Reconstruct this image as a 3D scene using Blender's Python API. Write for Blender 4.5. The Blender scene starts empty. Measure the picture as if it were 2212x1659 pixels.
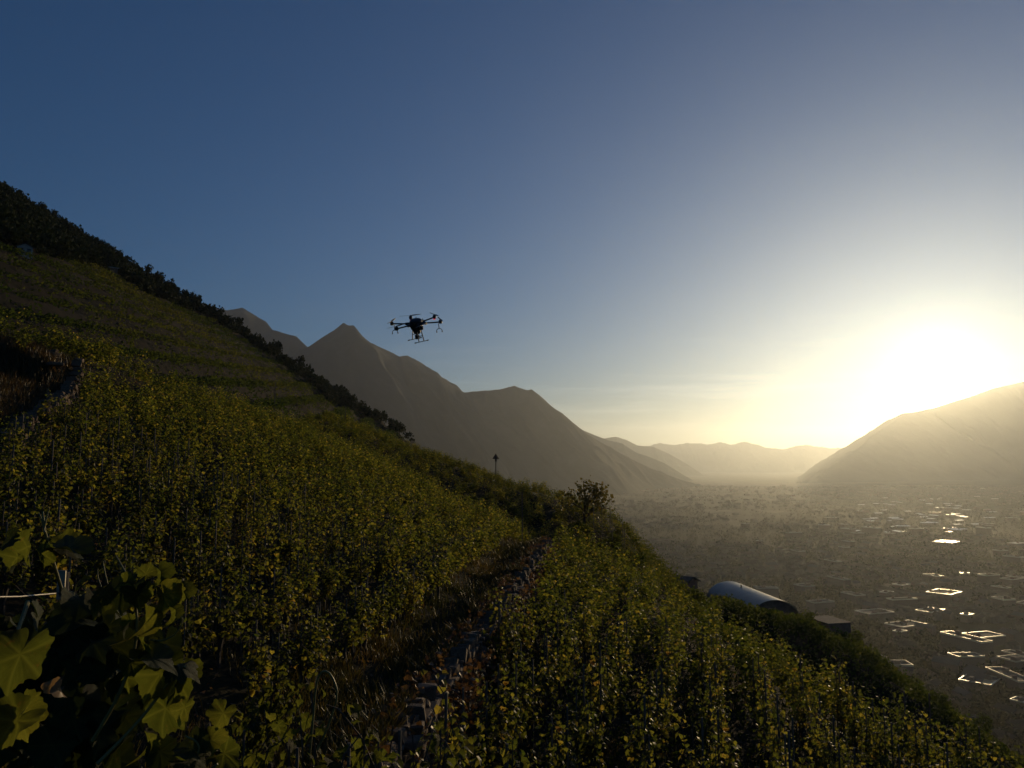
import bpy, bmesh, math, random
import numpy as np
from mathutils import Vector, Matrix, Euler, Quaternion

RNG = np.random.default_rng(7)
random.seed(7)
R = math.radians
scene = bpy.context.scene
COL = scene.collection

# ------------------------------------------------------------------ camera
# the picture is read on a 2212 x 1659 grid; eye of the camera at the origin, looking along +Y
FPX, CX, CY, PITCH = 1662.0, 1106.0, 829.5, R(5.96)
cam_data = bpy.data.cameras.new('camera')
cam_data.sensor_width = 36.0
cam_data.lens = 36.0 * FPX / 2212.0
cam_data.clip_start = 0.05
cam_data.clip_end = 80000.0
cam = bpy.data.objects.new('camera', cam_data)
cam.rotation_euler = (R(90) + PITCH, 0, 0)
COL.objects.link(cam)
scene.camera = cam

def ray(px, py):
    u = (px - CX) / FPX
    v = -(py - CY) / FPX
    y = math.cos(PITCH) - v * math.sin(PITCH)
    z = math.sin(PITCH) + v * math.cos(PITCH)
    return Vector((u / y, 1.0, z / y))

def P(px, py, D):                       # world point seen at a pixel, at forward distance D
    return ray(px, py) * D

def project(x, y, z):                   # arrays -> pixels
    yc = y * math.cos(PITCH) + z * math.sin(PITCH)
    zc = -y * math.sin(PITCH) + z * math.cos(PITCH)
    yc = np.where(yc > 0.05, yc, 0.05)
    return CX + FPX * x / yc, CY - FPX * zc / yc

# ------------------------------------------------------------------ sun, sky, exposure
SUN = ray(2030, 800).normalized()
sun_el = math.asin(SUN.z)
sun_az = math.atan2(SUN.x, SUN.y)
sun_data = bpy.data.lights.new('sun', 'SUN')
sun_data.energy = 5.0
sun_data.angle = R(0.53)
sun_data.color = (1.0, 0.73, 0.39)
sun = bpy.data.objects.new('sun', sun_data)
sun.rotation_euler = (-SUN).to_track_quat('-Z', 'Y').to_euler()
sun.location = (0, 0, 30)
COL.objects.link(sun)

world = bpy.data.worlds.new('World')
scene.world = world
world.use_nodes = True
wn, wl = world.node_tree.nodes, world.node_tree.links
wn.clear()
w_out = wn.new('ShaderNodeOutputWorld')
w_sky = wn.new('ShaderNodeTexSky')
w_sky.sky_type = 'NISHITA'
w_sky.sun_disc = False
w_sky.sun_elevation = sun_el
w_sky.sun_rotation = sun_az
w_sky.altitude = 400
w_sky.air_density = 1.0
w_sky.dust_density = 0.8
w_sky.ozone_density = 4.5
w_bg = wn.new('ShaderNodeBackground')
w_bg.inputs['Strength'].default_value = 0.115
w_tint = wn.new('ShaderNodeMix'); w_tint.data_type = 'RGBA'; w_tint.blend_type = 'MULTIPLY'; w_tint.inputs['Factor'].default_value = 1.0
w_tint.inputs[7].default_value = (0.86, 1.06, 1.17, 1)
wl.new(w_sky.outputs[0], w_tint.inputs[6])
wl.new(w_tint.outputs[2], w_bg.inputs['Color'])
# the aureole of bright air round the sun and the sun itself
def wmath(op, a, b=None):
    n = wn.new('ShaderNodeMath'); n.operation = op
    for i, v in enumerate((a, b)):
        if v is None: continue
        if isinstance(v, (int, float)): n.inputs[i].default_value = v
        else: wl.new(v, n.inputs[i])
    return n.outputs[0]
w_tc = wn.new('ShaderNodeTexCoord')
w_dot = wn.new('ShaderNodeVectorMath'); w_dot.operation = 'DOT_PRODUCT'
wl.new(w_tc.outputs['Generated'], w_dot.inputs[0])
w_dot.inputs[1].default_value = SUN
w_cl = wmath('MINIMUM', w_dot.outputs['Value'], 1.0)
w_th = wmath('MULTIPLY', wmath('ARCCOSINE', w_cl), 57.29578)            # degrees from the sun
AUREOLE = [(1.5, 2.7, 2.0, (1.0, 0.86, 0.56)), (0.24, 5.5, 1.0, (1.0, 0.82, 0.52)),
           (25.0, 0.9, 2.0, (1.0, 0.93, 0.75))]
w_last = w_bg.outputs[0]
for amp, wid, powr, colr in AUREOLE:
    t = wmath('DIVIDE', w_th, wid)
    if powr != 1.0: t = wmath('POWER', t, powr)
    e = wmath('MULTIPLY', wmath('EXPONENT', wmath('MULTIPLY', t, -1.0)), amp)
    b = wn.new('ShaderNodeBackground'); b.inputs['Color'].default_value = (*colr, 1)
    wl.new(e, b.inputs['Strength'])
    ad = wn.new('ShaderNodeAddShader')
    wl.new(w_last, ad.inputs[0]); wl.new(b.outputs[0], ad.inputs[1])
    w_last = ad.outputs[0]
w_sep = wn.new('ShaderNodeSeparateXYZ'); wl.new(w_tc.outputs['Generated'], w_sep.inputs[0])
w_map = wn.new('ShaderNodeMapping'); w_map.inputs['Scale'].default_value = (3.0, 3.0, 42.0); w_map.inputs['Rotation'].default_value = (0.03, -0.05, 0)
wl.new(w_tc.outputs['Generated'], w_map.inputs['Vector'])
w_nz = wn.new('ShaderNodeTexNoise'); w_nz.inputs['Scale'].default_value = 1.6; w_nz.inputs['Detail'].default_value = 6; w_nz.inputs['Roughness'].default_value = 0.6
wl.new(w_map.outputs[0], w_nz.inputs['Vector'])
w_cl2 = wmath('MAXIMUM', wmath('SUBTRACT', w_nz.outputs['Fac'], 0.50), 0.0)
w_band = wmath('EXPONENT', wmath('MULTIPLY', wmath('POWER', wmath('DIVIDE', wmath('SUBTRACT', w_sep.outputs['Z'], 0.07), 0.07), 2.0), -1.0))
b = wn.new('ShaderNodeBackground'); b.inputs['Color'].default_value = (1.0, 0.88, 0.72, 1)
w_near = wmath('EXPONENT', wmath('DIVIDE', w_th, -30.0))
wl.new(wmath('MULTIPLY', wmath('MULTIPLY', w_cl2, w_band), wmath('MULTIPLY', w_near, 2.4)), b.inputs['Strength'])
ad = wn.new('ShaderNodeAddShader'); wl.new(w_last, ad.inputs[0]); wl.new(b.outputs[0], ad.inputs[1]); w_last = ad.outputs[0]
wl.new(w_last, w_out.inputs['Surface'])

vs = scene.view_settings
scene.display_settings.display_device = 'sRGB'
vs.view_transform = 'Standard'
try: vs.look = 'None'
except TypeError: pass
vs.gamma = 1.0
vs.use_curve_mapping = False
vs.exposure = -0.95

cy = scene.cycles
cy.use_denoising = True
try: cy.denoiser = 'OPENIMAGEDENOISE'
except TypeError: pass
cy.max_bounces = 4
cy.diffuse_bounces = 2
cy.glossy_bounces = 2
cy.transmission_bounces = 3
cy.volume_bounces = 0
cy.transparent_max_bounces = 4
cy.caustics_reflective = False
cy.caustics_refractive = False
cy.sample_clamp_indirect = 4.0
cy.use_adaptive_sampling = True
cy.adaptive_threshold = 0.02

SKY_X = [1190, 1320, 1390, 1450, 1500, 1530, 1600, 1690, 1750, 1830, 2000, 2212, 2400]
SKY_Y = [1090, 1112, 1188, 1238, 1268, 1300, 1314, 1350, 1390, 1432, 1502, 1602, 1690]
def below_brow(x, y, z):
    """True for points that do not stick up over the brow of the near slope"""
    u, v = project(np.asarray(x, float), np.asarray(y, float), np.asarray(z, float))
    return (v > np.interp(u, SKY_X, SKY_Y)) | (u < 1190)

# ------------------------------------------------------------------ helpers
def tag(o, label=None, cat=None, group=None, kind=None):
    if label: o['label'] = label
    if cat: o['category'] = cat
    if group: o['group'] = group
    if kind: o['kind'] = kind
    return o

def empty(name, loc=(0, 0, 0), rz=0.0, parent=None):
    o = bpy.data.objects.new(name, None)
    o.empty_display_size = 0.2
    o.location = loc
    o.rotation_euler = (0, 0, rz)
    COL.objects.link(o)
    if parent: o.parent = parent
    return o

def link(name, me, parent=None):
    o = bpy.data.objects.new(name, me)
    COL.objects.link(o)
    if parent: o.parent = parent
    return o

def mesh_np(name, V, F, mats, smooth=False, tint=None, mat_index=None):
    """V (n,3) floats; F a list of index arrays, each (m,k); tint per vertex (n,) or None."""
    me = bpy.data.meshes.new(name)
    V = np.asarray(V, dtype=np.float32)
    F = [np.asarray(f, dtype=np.int32) for f in (F if isinstance(F, list) else [F]) if len(f)]
    loops = np.concatenate([f.ravel() for f in F])
    sizes = np.concatenate([np.full(len(f), f.shape[1], np.int32) for f in F])
    starts = np.concatenate([[0], np.cumsum(sizes)[:-1]]).astype(np.int32)
    me.vertices.add(len(V)); me.vertices.foreach_set('co', V.ravel())
    me.loops.add(len(loops)); me.loops.foreach_set('vertex_index', loops)
    me.polygons.add(len(sizes))
    me.polygons.foreach_set('loop_start', starts)
    me.polygons.foreach_set('loop_total', sizes)
    if mat_index is not None: me.polygons.foreach_set('material_index', np.asarray(mat_index, np.int32))
    me.polygons.foreach_set('use_smooth', np.full(len(sizes), bool(smooth)))
    if tint is not None:
        a = me.attributes.new('tint', 'FLOAT', 'POINT')
        a.data.foreach_set('value', np.asarray(tint, np.float32))
    me.update(calc_edges=True)
    for m in (mats if isinstance(mats, (list, tuple)) else [mats]):
        me.materials.append(m)
    return me

def grid_faces(nr, nc):
    i = np.arange(nr * nc).reshape(nr, nc)
    return np.stack([i[:-1, :-1], i[:-1, 1:], i[1:, 1:], i[1:, :-1]], -1).reshape(-1, 4)

def _hash(ix, iy, s):
    h = np.sin(ix * 127.1 + iy * 311.7 + s * 74.7) * 43758.5453
    return h - np.floor(h)

def vnoise(x, y, s=0):
    x = np.asarray(x, float); y = np.asarray(y, float)
    ix, iy = np.floor(x), np.floor(y)
    fx, fy = x - ix, y - iy
    fx = fx * fx * (3 - 2 * fx); fy = fy * fy * (3 - 2 * fy)
    a, b = _hash(ix, iy, s), _hash(ix + 1, iy, s)
    c, d = _hash(ix, iy + 1, s), _hash(ix + 1, iy + 1, s)
    return (a + (b - a) * fx) * (1 - fy) + (c + (d - c) * fx) * fy

def fbm(x, y, oct=5, s=0, gain=0.5):
    t, a, n = 0, 1.0, 0
    for k in range(oct):
        t = t + a * (vnoise(x, y, s + k * 13) - 0.5) * 2
        n += a; a *= gain; x = x * 2.03 + 17.3; y = y * 2.03 - 9.1
    return t / n

def ss(a, b, x):
    t = np.clip((x - a) / (b - a), 0, 1)
    return t * t * (3 - 2 * t)

class MB:
    """collects solid shapes and builds them as one mesh object"""
    def __init__(s): s.v = []; s.f = []
    def _add(s, vs_, fs_):
        n = len(s.v); s.v += [tuple(p) for p in vs_]; s.f += [tuple(i + n for i in f) for f in fs_]
        return s
    def box(s, c, size, rot=None):
        hx, hy, hz = [q / 2 for q in size]
        pts = [Vector((x, y, z)) for x in (-hx, hx) for y in (-hy, hy) for z in (-hz, hz)]
        if rot is not None: pts = [rot @ p for p in pts]
        c = Vector(c)
        return s._add([p + c for p in pts], [(0, 1, 3, 2), (4, 6, 7, 5), (0, 4, 5, 1), (2, 3, 7, 6), (0, 2, 6, 4), (1, 5, 7, 3)])
    def tube(s, path, rad, n=8, cap=True):
        path = [Vector(p) for p in path]
        rads = rad if isinstance(rad, (list, tuple)) else [rad] * len(path)
        rings = []
        up = None
        for i, p in enumerate(path):
            d = (path[min(i + 1, len(path) - 1)] - path[max(i - 1, 0)]).normalized()
            if up is None:
                up = Vector((0, 0, 1)) if abs(d.z) < 0.9 else Vector((1, 0, 0))
            a = d.cross(up).normalized(); b = a.cross(d).normalized(); up = b
            rings.append([p + (a * math.cos(t) + b * math.sin(t)) * rads[i] for t in [2 * math.pi * k / n for k in range(n)]])
        vs_ = [q for r in rings for q in r]; fs_ = []
        for i in range(len(path) - 1):
            for k in range(n):
                fs_.append((i * n + k, i * n + (k + 1) % n, (i + 1) * n + (k + 1) % n, (i + 1) * n + k))
        if cap:
            fs_.append(tuple(range(n - 1, -1, -1))); m = (len(path) - 1) * n
            fs_.append(tuple(range(m, m + n)))
        return s._add(vs_, fs_)
    def lathe(s, prof, axis_p=(0, 0, 0), n=14, q=None):
        pts = []; fs_ = []
        for r, z in prof:
            for k in range(n):
                t = 2 * math.pi * k / n
                p = Vector((r * math.cos(t), r * math.sin(t), z))
                if q is not None: p = q @ p
                pts.append(p + Vector(axis_p))
        for i in range(len(prof) - 1):
            for k in range(n):
                fs_.append((i * n + k, i * n + (k + 1) % n, (i + 1) * n + (k + 1) % n, (i + 1) * n + k))
        fs_.append(tuple(range(n - 1, -1, -1))); m = (len(prof) - 1) * n
        fs_.append(tuple(range(m, m + n)))
        return s._add(pts, fs_)
    def mesh(s, name, mat, smooth=False, bevel=0.0):
        me = bpy.data.meshes.new(name)
        me.from_pydata(s.v, [], s.f)
        bm = bmesh.new(); bm.from_mesh(me)
        bmesh.ops.recalc_face_normals(bm, faces=bm.faces)
        if bevel > 0:
            es = [e for e in bm.edges if len(e.link_faces) == 2 and e.calc_face_angle(0) > 0.6]
            bmesh.ops.bevel(bm, geom=es, offset=bevel, segments=1, affect='EDGES')
        bm.to_mesh(me); bm.free()
        if smooth:
            me.polygons.foreach_set('use_smooth', [True] * len(me.polygons))
            try: me.set_sharp_from_angle(angle=R(40))
            except Exception: pass
        me.materials.append(mat)
        return me
    def build(s, name, mat, parent=None, smooth=False, bevel=0.0):
        return link(name, s.mesh(name, mat, smooth, bevel), parent)

# ------------------------------------------------------------------ materials
def new_mat(name):
    m = bpy.data.materials.new(name); m.use_nodes = True
    nt = m.node_tree; nt.nodes.clear()
    return m, nt.nodes, nt.links, nt.nodes.new('ShaderNodeOutputMaterial')

def ramp(n, stops):
    r = n.new('ShaderNodeValToRGB')
    e = r.color_ramp.elements
    while len(e) < len(stops): e.new(0.5)
    for el, (p, c) in zip(e, stops): el.position = p; el.color = (*c, 1)
    return r

def solid(name, col, rough=0.6, metal=0.0, var=0.25, scale=6.0, bump=0.0, spec=0.5, coords='Object'):
    m, n, l, out = new_mat(name)
    b = n.new('ShaderNodeBsdfPrincipled')
    tc = n.new('ShaderNodeTexCoord')
    nz = n.new('ShaderNodeTexNoise'); nz.inputs['Scale'].default_value = scale; nz.inputs['Detail'].default_value = 5
    l.new(tc.outputs[coords], nz.inputs['Vector'])
    r = ramp(n, [(0.3, tuple(c * (1 - var) for c in col)), (0.7, tuple(min(1, c * (1 + var)) for c in col))])
    l.new(nz.outputs['Fac'], r.inputs['Fac'])
    l.new(r.outputs[0], b.inputs['Base Color'])
    b.inputs['Roughness'].default_value = rough
    b.inputs['Metallic'].default_value = metal
    b.inputs['Specular IOR Level'].default_value = spec
    if bump:
        bp = n.new('ShaderNodeBump'); bp.inputs['Strength'].default_value = bump
        l.new(nz.outputs['Fac'], bp.inputs['Height']); l.new(bp.outputs[0], b.inputs['Normal'])
    l.new(b.outputs[0], out.inputs['Surface'])
    return m

GREENS = [(0.0, (0.018, 0.027, 0.007)), (0.50, (0.036, 0.043, 0.010)), (0.72, (0.080, 0.078, 0.017)),
          (0.93, (0.112, 0.092, 0.022)), (1.0, (0.100, 0.070, 0.026))]
def leaf_mat(name, stops=GREENS, trans=0.5, tgain=2.2, rough=0.45, veins=False, spec=0.35):
    m, n, l, out = new_mat(name)
    at = n.new('ShaderNodeAttribute'); at.attribute_name = 'tint'
    oi = n.new('ShaderNodeObjectInfo')
    a1 = n.new('ShaderNodeMath'); a1.operation = 'MULTIPLY_ADD'
    l.new(oi.outputs['Random'], a1.inputs[0]); a1.inputs[1].default_value = 0.30
    l.new(at.outputs['Fac'], a1.inputs[2])
    a2 = n.new('ShaderNodeMath'); a2.operation = 'SUBTRACT'; l.new(a1.outputs[0], a2.inputs[0]); a2.inputs[1].default_value = 0.15
    tc = n.new('ShaderNodeTexCoord')
    nz = n.new('ShaderNodeTexNoise'); nz.inputs['Scale'].default_value = 40.0; nz.inputs['Detail'].default_value = 3
    l.new(tc.outputs['Object'], nz.inputs['Vector'])
    a3 = n.new('ShaderNodeMath'); a3.operation = 'MULTIPLY_ADD'
    l.new(nz.outputs['Fac'], a3.inputs[0]); a3.inputs[1].default_value = 0.25; l.new(a2.outputs[0], a3.inputs[2])
    a4 = n.new('ShaderNodeMath'); a4.operation = 'SUBTRACT'; l.new(a3.outputs[0], a4.inputs[0]); a4.inputs[1].default_value = 0.12
    r = ramp(n, stops); l.new(a4.outputs[0], r.inputs['Fac'])
    colr = r.outputs[0]
    if veins:
        sp = n.new('ShaderNodeTexNoise'); sp.inputs['Scale'].default_value = 7.0; sp.inputs['Detail'].default_value = 8; sp.inputs['Roughness'].default_value = .7
        l.new(tc.outputs['Object'], sp.inputs['Vector'])
        sr = ramp(n, [(0.60, (0, 0, 0)), (0.68, (1, 1, 1))]); l.new(sp.outputs['Fac'], sr.inputs['Fac'])
        sm = n.new('ShaderNodeMath'); sm.operation = 'MULTIPLY'; l.new(sr.outputs[0], sm.inputs[0]); sm.inputs[1].default_value = .75
        mb_ = n.new('ShaderNodeMix'); mb_.data_type = 'RGBA'; l.new(sm.outputs[0], mb_.inputs['Factor']); l.new(colr, mb_.inputs[6]); mb_.inputs[7].default_value = (0.06, 0.035, 0.014, 1)
        colr = mb_.outputs[2]
        va = n.new('ShaderNodeAttribute'); va.attribute_name = 'vein'
        mx = n.new('ShaderNodeMix'); mx.data_type = 'RGBA'; mx.blend_type = 'MIX'
        vm = n.new('ShaderNodeMath'); vm.operation = 'MULTIPLY'; l.new(va.outputs['Fac'], vm.inputs[0]); vm.inputs[1].default_value = .45
        l.new(vm.outputs[0], mx.inputs['Factor']); l.new(colr, mx.inputs[6]); mx.inputs[7].default_value = (0.075, 0.085, 0.022, 1)
        colr = mx.outputs[2]
    b = n.new('ShaderNodeBsdfPrincipled'); l.new(colr, b.inputs['Base Color'])
    b.inputs['Roughness'].default_value = rough; b.inputs['Specular IOR Level'].default_value = spec
    tr = n.new('ShaderNodeBsdfTranslucent')
    g = n.new('ShaderNodeMix'); g.data_type = 'RGBA'; g.blend_type = 'MULTIPLY'; g.inputs['Factor'].default_value = 1
    l.new(colr, g.inputs[6]); g.inputs[7].default_value = (tgain * 1.12, tgain * 1.02, tgain * 0.5, 1)
    l.new(g.outputs[2], tr.inputs['Color'])
    ms = n.new('ShaderNodeMixShader'); ms.inputs[0].default_value = trans
    l.new(b.outputs[0], ms.inputs[1]); l.new(tr.outputs[0], ms.inputs[2])
    if veins:
        bp = n.new('ShaderNodeBump'); bp.inputs['Strength'].default_value = 0.5; bp.inputs['Distance'].default_value = 0.01
        nb = n.new('ShaderNodeTexNoise'); nb.inputs['Scale'].default_value = 90.0
        l.new(tc.outputs['Object'], nb.inputs['Vector'])
        l.new(nb.outputs['Fac'], bp.inputs['Height']); l.new(bp.outputs[0], b.inputs['Normal'])
    l.new(ms.outputs[0], out.inputs['Surface'])
    return m

M = {}
M['leaf'] = leaf_mat('vine_leaf', trans=0.62, tgain=4.4)
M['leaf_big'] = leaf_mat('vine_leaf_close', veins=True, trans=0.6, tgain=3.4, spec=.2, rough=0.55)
M['leaf_shaded'] = leaf_mat('shaded_vine_leaf', stops=[(0, (.014, .026, .010)), (.6, (.030, .042, .012)), (1, (.055, .055, .016))], veins=True, trans=0.22, tgain=1.6, rough=.6, spec=.2)  # darker, less translucent copy of the close leaf: shade put into the colour
M['dry_leaf'] = leaf_mat('dry_leaf', stops=[(0.0, (0.10, 0.055, 0.03)), (0.5, (0.20, 0.12, 0.07)), (1.0, (0.30, 0.19, 0.12))], tgain=1.2, trans=0.35)
M['far_leaf'] = leaf_mat('far_leaf', spec=.1, rough=.8, stops=[(0.0, (0.020, 0.036, 0.010)), (0.6, (0.046, 0.062, 0.015)), (1.0, (0.085, 0.086, 0.024))], trans=0.4)
M['forest'] = leaf_mat('forest_leaf', stops=[(0.0, (0.012, 0.022, 0.010)), (0.7, (0.026, 0.038, 0.014)), (1.0, (0.040, 0.040, 0.016))], trans=0.15, tgain=1.3, spec=.1, rough=.8)
M['grass'] = leaf_mat('grass_blade', stops=[(0.0, (0.030, 0.038, 0.012)), (0.5, (0.070, 0.062, 0.022)), (1.0, (0.13, 0.085, 0.035))], trans=0.35, tgain=1.6)
M['bark'] = solid('vine_bark', (0.06, 0.042, 0.028), 0.85, var=0.5, scale=25, bump=0.5)
M['wood'] = solid('stake_wood', (0.11, 0.085, 0.06), 0.8, var=0.35, scale=18)
M['stone'] = solid('dry_stone', (0.120, 0.076, 0.047), 0.85, var=0.4, scale=9, bump=0.5)
M['steel'] = solid('galvanised_steel', (0.30, 0.28, 0.25), 0.42, metal=0.8, var=0.15, scale=30)
M['cane'] = solid('green_cane', (0.13, 0.12, 0.035), 0.55, var=0.3, scale=20)

def ground_mat(name, stops, scale, detail_scale, bump=0.6):
    m, n, l, out = new_mat(name)
    b = n.new('ShaderNodeBsdfPrincipled'); b.inputs['Roughness'].default_value = 0.95
    b.inputs['Specular IOR Level'].default_value = 0.1
    ge = n.new('ShaderNodeNewGeometry')
    n1 = n.new('ShaderNodeTexNoise'); n1.inputs['Scale'].default_value = scale; n1.inputs['Detail'].default_value = 6
    n2 = n.new('ShaderNodeTexNoise'); n2.inputs['Scale'].default_value = detail_scale; n2.inputs['Detail'].default_value = 4
    l.new(ge.outputs['Position'], n1.inputs['Vector']); l.new(ge.outputs['Position'], n2.inputs['Vector'])
    ad = n.new('ShaderNodeMath'); ad.operation = 'MULTIPLY_ADD'; l.new(n2.outputs['Fac'], ad.inputs[0]); ad.inputs[1].default_value = 0.5
    sb = n.new('ShaderNodeMath'); sb.operation = 'SUBTRACT'; l.new(n1.outputs['Fac'], sb.inputs[0]); sb.inputs[1].default_value = 0.25
    l.new(sb.outputs[0], ad.inputs[2])
    r = ramp(n, stops); l.new(ad.outputs[0], r.inputs['Fac']); l.new(r.outputs[0], b.inputs['Base Color'])
    bp = n.new('ShaderNodeBump'); bp.inputs['Strength'].default_value = bump; bp.inputs['Distance'].default_value = 0.5 / detail_scale
    l.new(n2.outputs['Fac'], bp.inputs['Height']); l.new(bp.outputs[0], b.inputs['Normal'])
    l.new(b.outputs[0], out.inputs['Surface'])
    return m
M['soil'] = ground_mat('vineyard_soil', [(0.3, (0.020, 0.020, 0.009)), (0.55, (0.034, 0.027, 0.015)), (0.75, (0.055, 0.039, 0.023))], 0.35, 6.0)
M['rock'] = ground_mat('mountain_rock', [(0.35, (0.014, 0.020, 0.017)), (0.55, (0.022, 0.027, 0.025)), (0.75, (0.040, 0.042, 0.042))], 0.004, 0.03, bump=.15)

# ------------------------------------------------------------------ terrain
FLOOR = -180.0
def far_H(x, y):
    n = fbm(x / 60, y / 60, 4, 3) * 3.0 + fbm(x / 14, y / 14, 3, 9) * 0.8
    z = -26 - 0.60 * x + 0.02 * y + n * ss(20, 120, y)
    # terraces of the far vineyard
    q = (z - 0.10 * y) / 5.5
    fr = q - np.floor(q)
    step = (ss(0.62, 0.92, fr) - fr) * 5.5 * 0.7
    z = z + step * ss(60, 110, y) * ss(-20, -45, x)
    crest = 400 + 20 * fbm(x / 70, 0 * x, 3, 21)
    z = z - np.maximum(y - crest, 0) * 0.9
    return z

def path_x(y): return -2.1 + 0.126 * (np.minimum(y, 46) - 14) - 0.02 * np.maximum(y - 46, 0)
def path_z(y):
    return np.interp(y, [-40, 2, 8.5, 20, 37, 41, 47, 54, 62, 67, 72, 80, 95, 130],
                     [-1.7, -1.75, -3.75, -3.8, -3.75, -4.3, -5.9, -5.2, -3.2, -2.5, -2.9, -8.5, -23.0, -58.0])
def near_H(x, y):
    xi = x - path_x(y)
    zp = path_z(y)
    left_end = 17.2 + 7.0 * ss(31, 22, y)
    run = np.clip(-xi - 0.5, 0, None)
    rise = 0.415 * np.minimum(run, left_end - 0.5) - 0.35 * np.maximum(run - left_end + 0.5, 0)
    # the dip beyond the crest of the path closes towards the uphill side
    dip = np.interp(y, [37, 41, 47, 54, 62, 67], [0, 0.3, 1.4, 0.7, -0.3, -0.5]) * ss(4, 10, run)
    # right: wall, vineyard, then a steep bank
    wall = 0.95 * ss(0.80, 1.05, xi) * ss(44, 36, y) * ss(3, 8, y)
    rrun = np.clip(xi - 1.0, 0, None)
    edge = np.interp(y, [0, 19, 21, 24.5, 29, 38, 44, 52, 75], [13.0, 13.0, 12.0, 9.8, 8.6, 5.8, 5.4, 6.6, 6.0])
    fall = (0.28 + 0.03 * ss(18, 30, y)) * np.minimum(rrun, edge) + 1.05 * np.maximum(rrun - edge, 0)
    fall = fall + 0.05 * np.maximum(rrun, 0) * ss(44, 62, y)
    z = zp + rise + dip - wall - fall
    # ground drops to the right of the place where the camera stands
    z = z - 3.2 * ss(0.9, 3.6, x) * ss(9, 3, y)
    # the small upper terrace at the far left
    z = z + 0.9 * ss(-15.0, -15.5, xi) * ss(25.6, 26.6, y) * ss(34, 32, y)
    z = z + fbm(x / 2.2, y / 2.2, 3, 31) * 0.10
    return z

def H(x, y):
    x = np.asarray(x, float); y = np.asarray(y, float)
    a, b = near_H(x, y), far_H(x, y)
    k = 2.0
    h = np.clip(0.5 + 0.5 * (a - b) / k, 0, 1)
    z = b + (a - b) * h + k * h * (1 - h)
    return np.maximum(z, FLOOR - 8)
def H1(x, y): return float(H(np.array([x]), np.array([y]))[0])

def axis(lo, hi, dense_lo, dense_hi, step, grow=1.07, maxstep=14):
    pts = list(np.arange(dense_lo, dense_hi, step)); s = step; p = pts[-1]
    while p < hi: s = min(s * grow, maxstep); p += s; pts.append(p)
    s = step; p = pts[0]
    while p > lo: s = min(s * grow, maxstep); p -= s; pts.insert(0, p)
    return np.array(pts)
ax = axis(-620, 330, -24, 16, 0.30, 1.05, 6)
ay = axis(-30, 560, 1, 46, 0.40, 1.04, 5)
GX, GY = np.meshgrid(ax, ay)
GZ = H(GX, GY)
V = np.stack([GX, GY, GZ], -1).reshape(-1, 3)
hill = link('hillside', mesh_np('hillside', V, grid_faces(len(ay), len(ax)), M['soil'], smooth=True))
tag(hill, kind='structure')

# valley floor
fx = np.concatenate([np.linspace(-9000, -500, 18), np.linspace(-300, 4200, 90), np.linspace(4500, 13500, 22)])
fy = np.concatenate([np.linspace(-3500, 0, 8), np.linspace(150, 7000, 130), np.linspace(7400, 24000, 36)])
FX, FY = np.meshgrid(fx, fy)
FZ = FLOOR + fbm(FX / 400, FY / 400, 3, 77) * 1.5
m, n, l, out = new_mat('valley_fields')
b = n.new('ShaderNodeBsdfPrincipled'); b.inputs['Roughness'].default_value = 0.95; b.inputs['Specular IOR Level'].default_value = 0.1
ge = n.new('ShaderNodeNewGeometry')
mp = n.new('ShaderNodeMapping'); mp.inputs['Scale'].default_value = (1 / 90, 1 / 190, 1); mp.inputs['Rotation'].default_value = (0, 0, 0.35)
l.new(ge.outputs['Position'], mp.inputs['Vector'])
vo = n.new('ShaderNodeTexVoronoi'); vo.distance = 'CHEBYCHEV'; vo.inputs['Scale'].default_value = 1.0
l.new(mp.outputs[0], vo.inputs['Vector'])
sc_ = n.new('ShaderNodeSeparateColor'); l.new(vo.outputs['Color'], sc_.inputs[0])
rf = ramp(n, [(0.0, (0.028, 0.024, 0.009)), (0.4, (0.042, 0.034, 0.012)), (0.7, (0.058, 0.045, 0.017)), (0.92, (0.075, 0.055, 0.026)), (1.0, (0.095, 0.075, 0.050))])
l.new(sc_.outputs[0], rf.inputs['Fac'])
l.new(rf.outputs[0], b.inputs['Base Color']); l.new(b.outputs[0], out.inputs['Surface'])
M['fields'] = m
tag(link('valley_floor', mesh_np('valley_floor', np.stack([FX, FY, FZ], -1).reshape(-1, 3), grid_faces(len(fy), len(fx)), M['fields'], smooth=True)), kind='structure')

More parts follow.
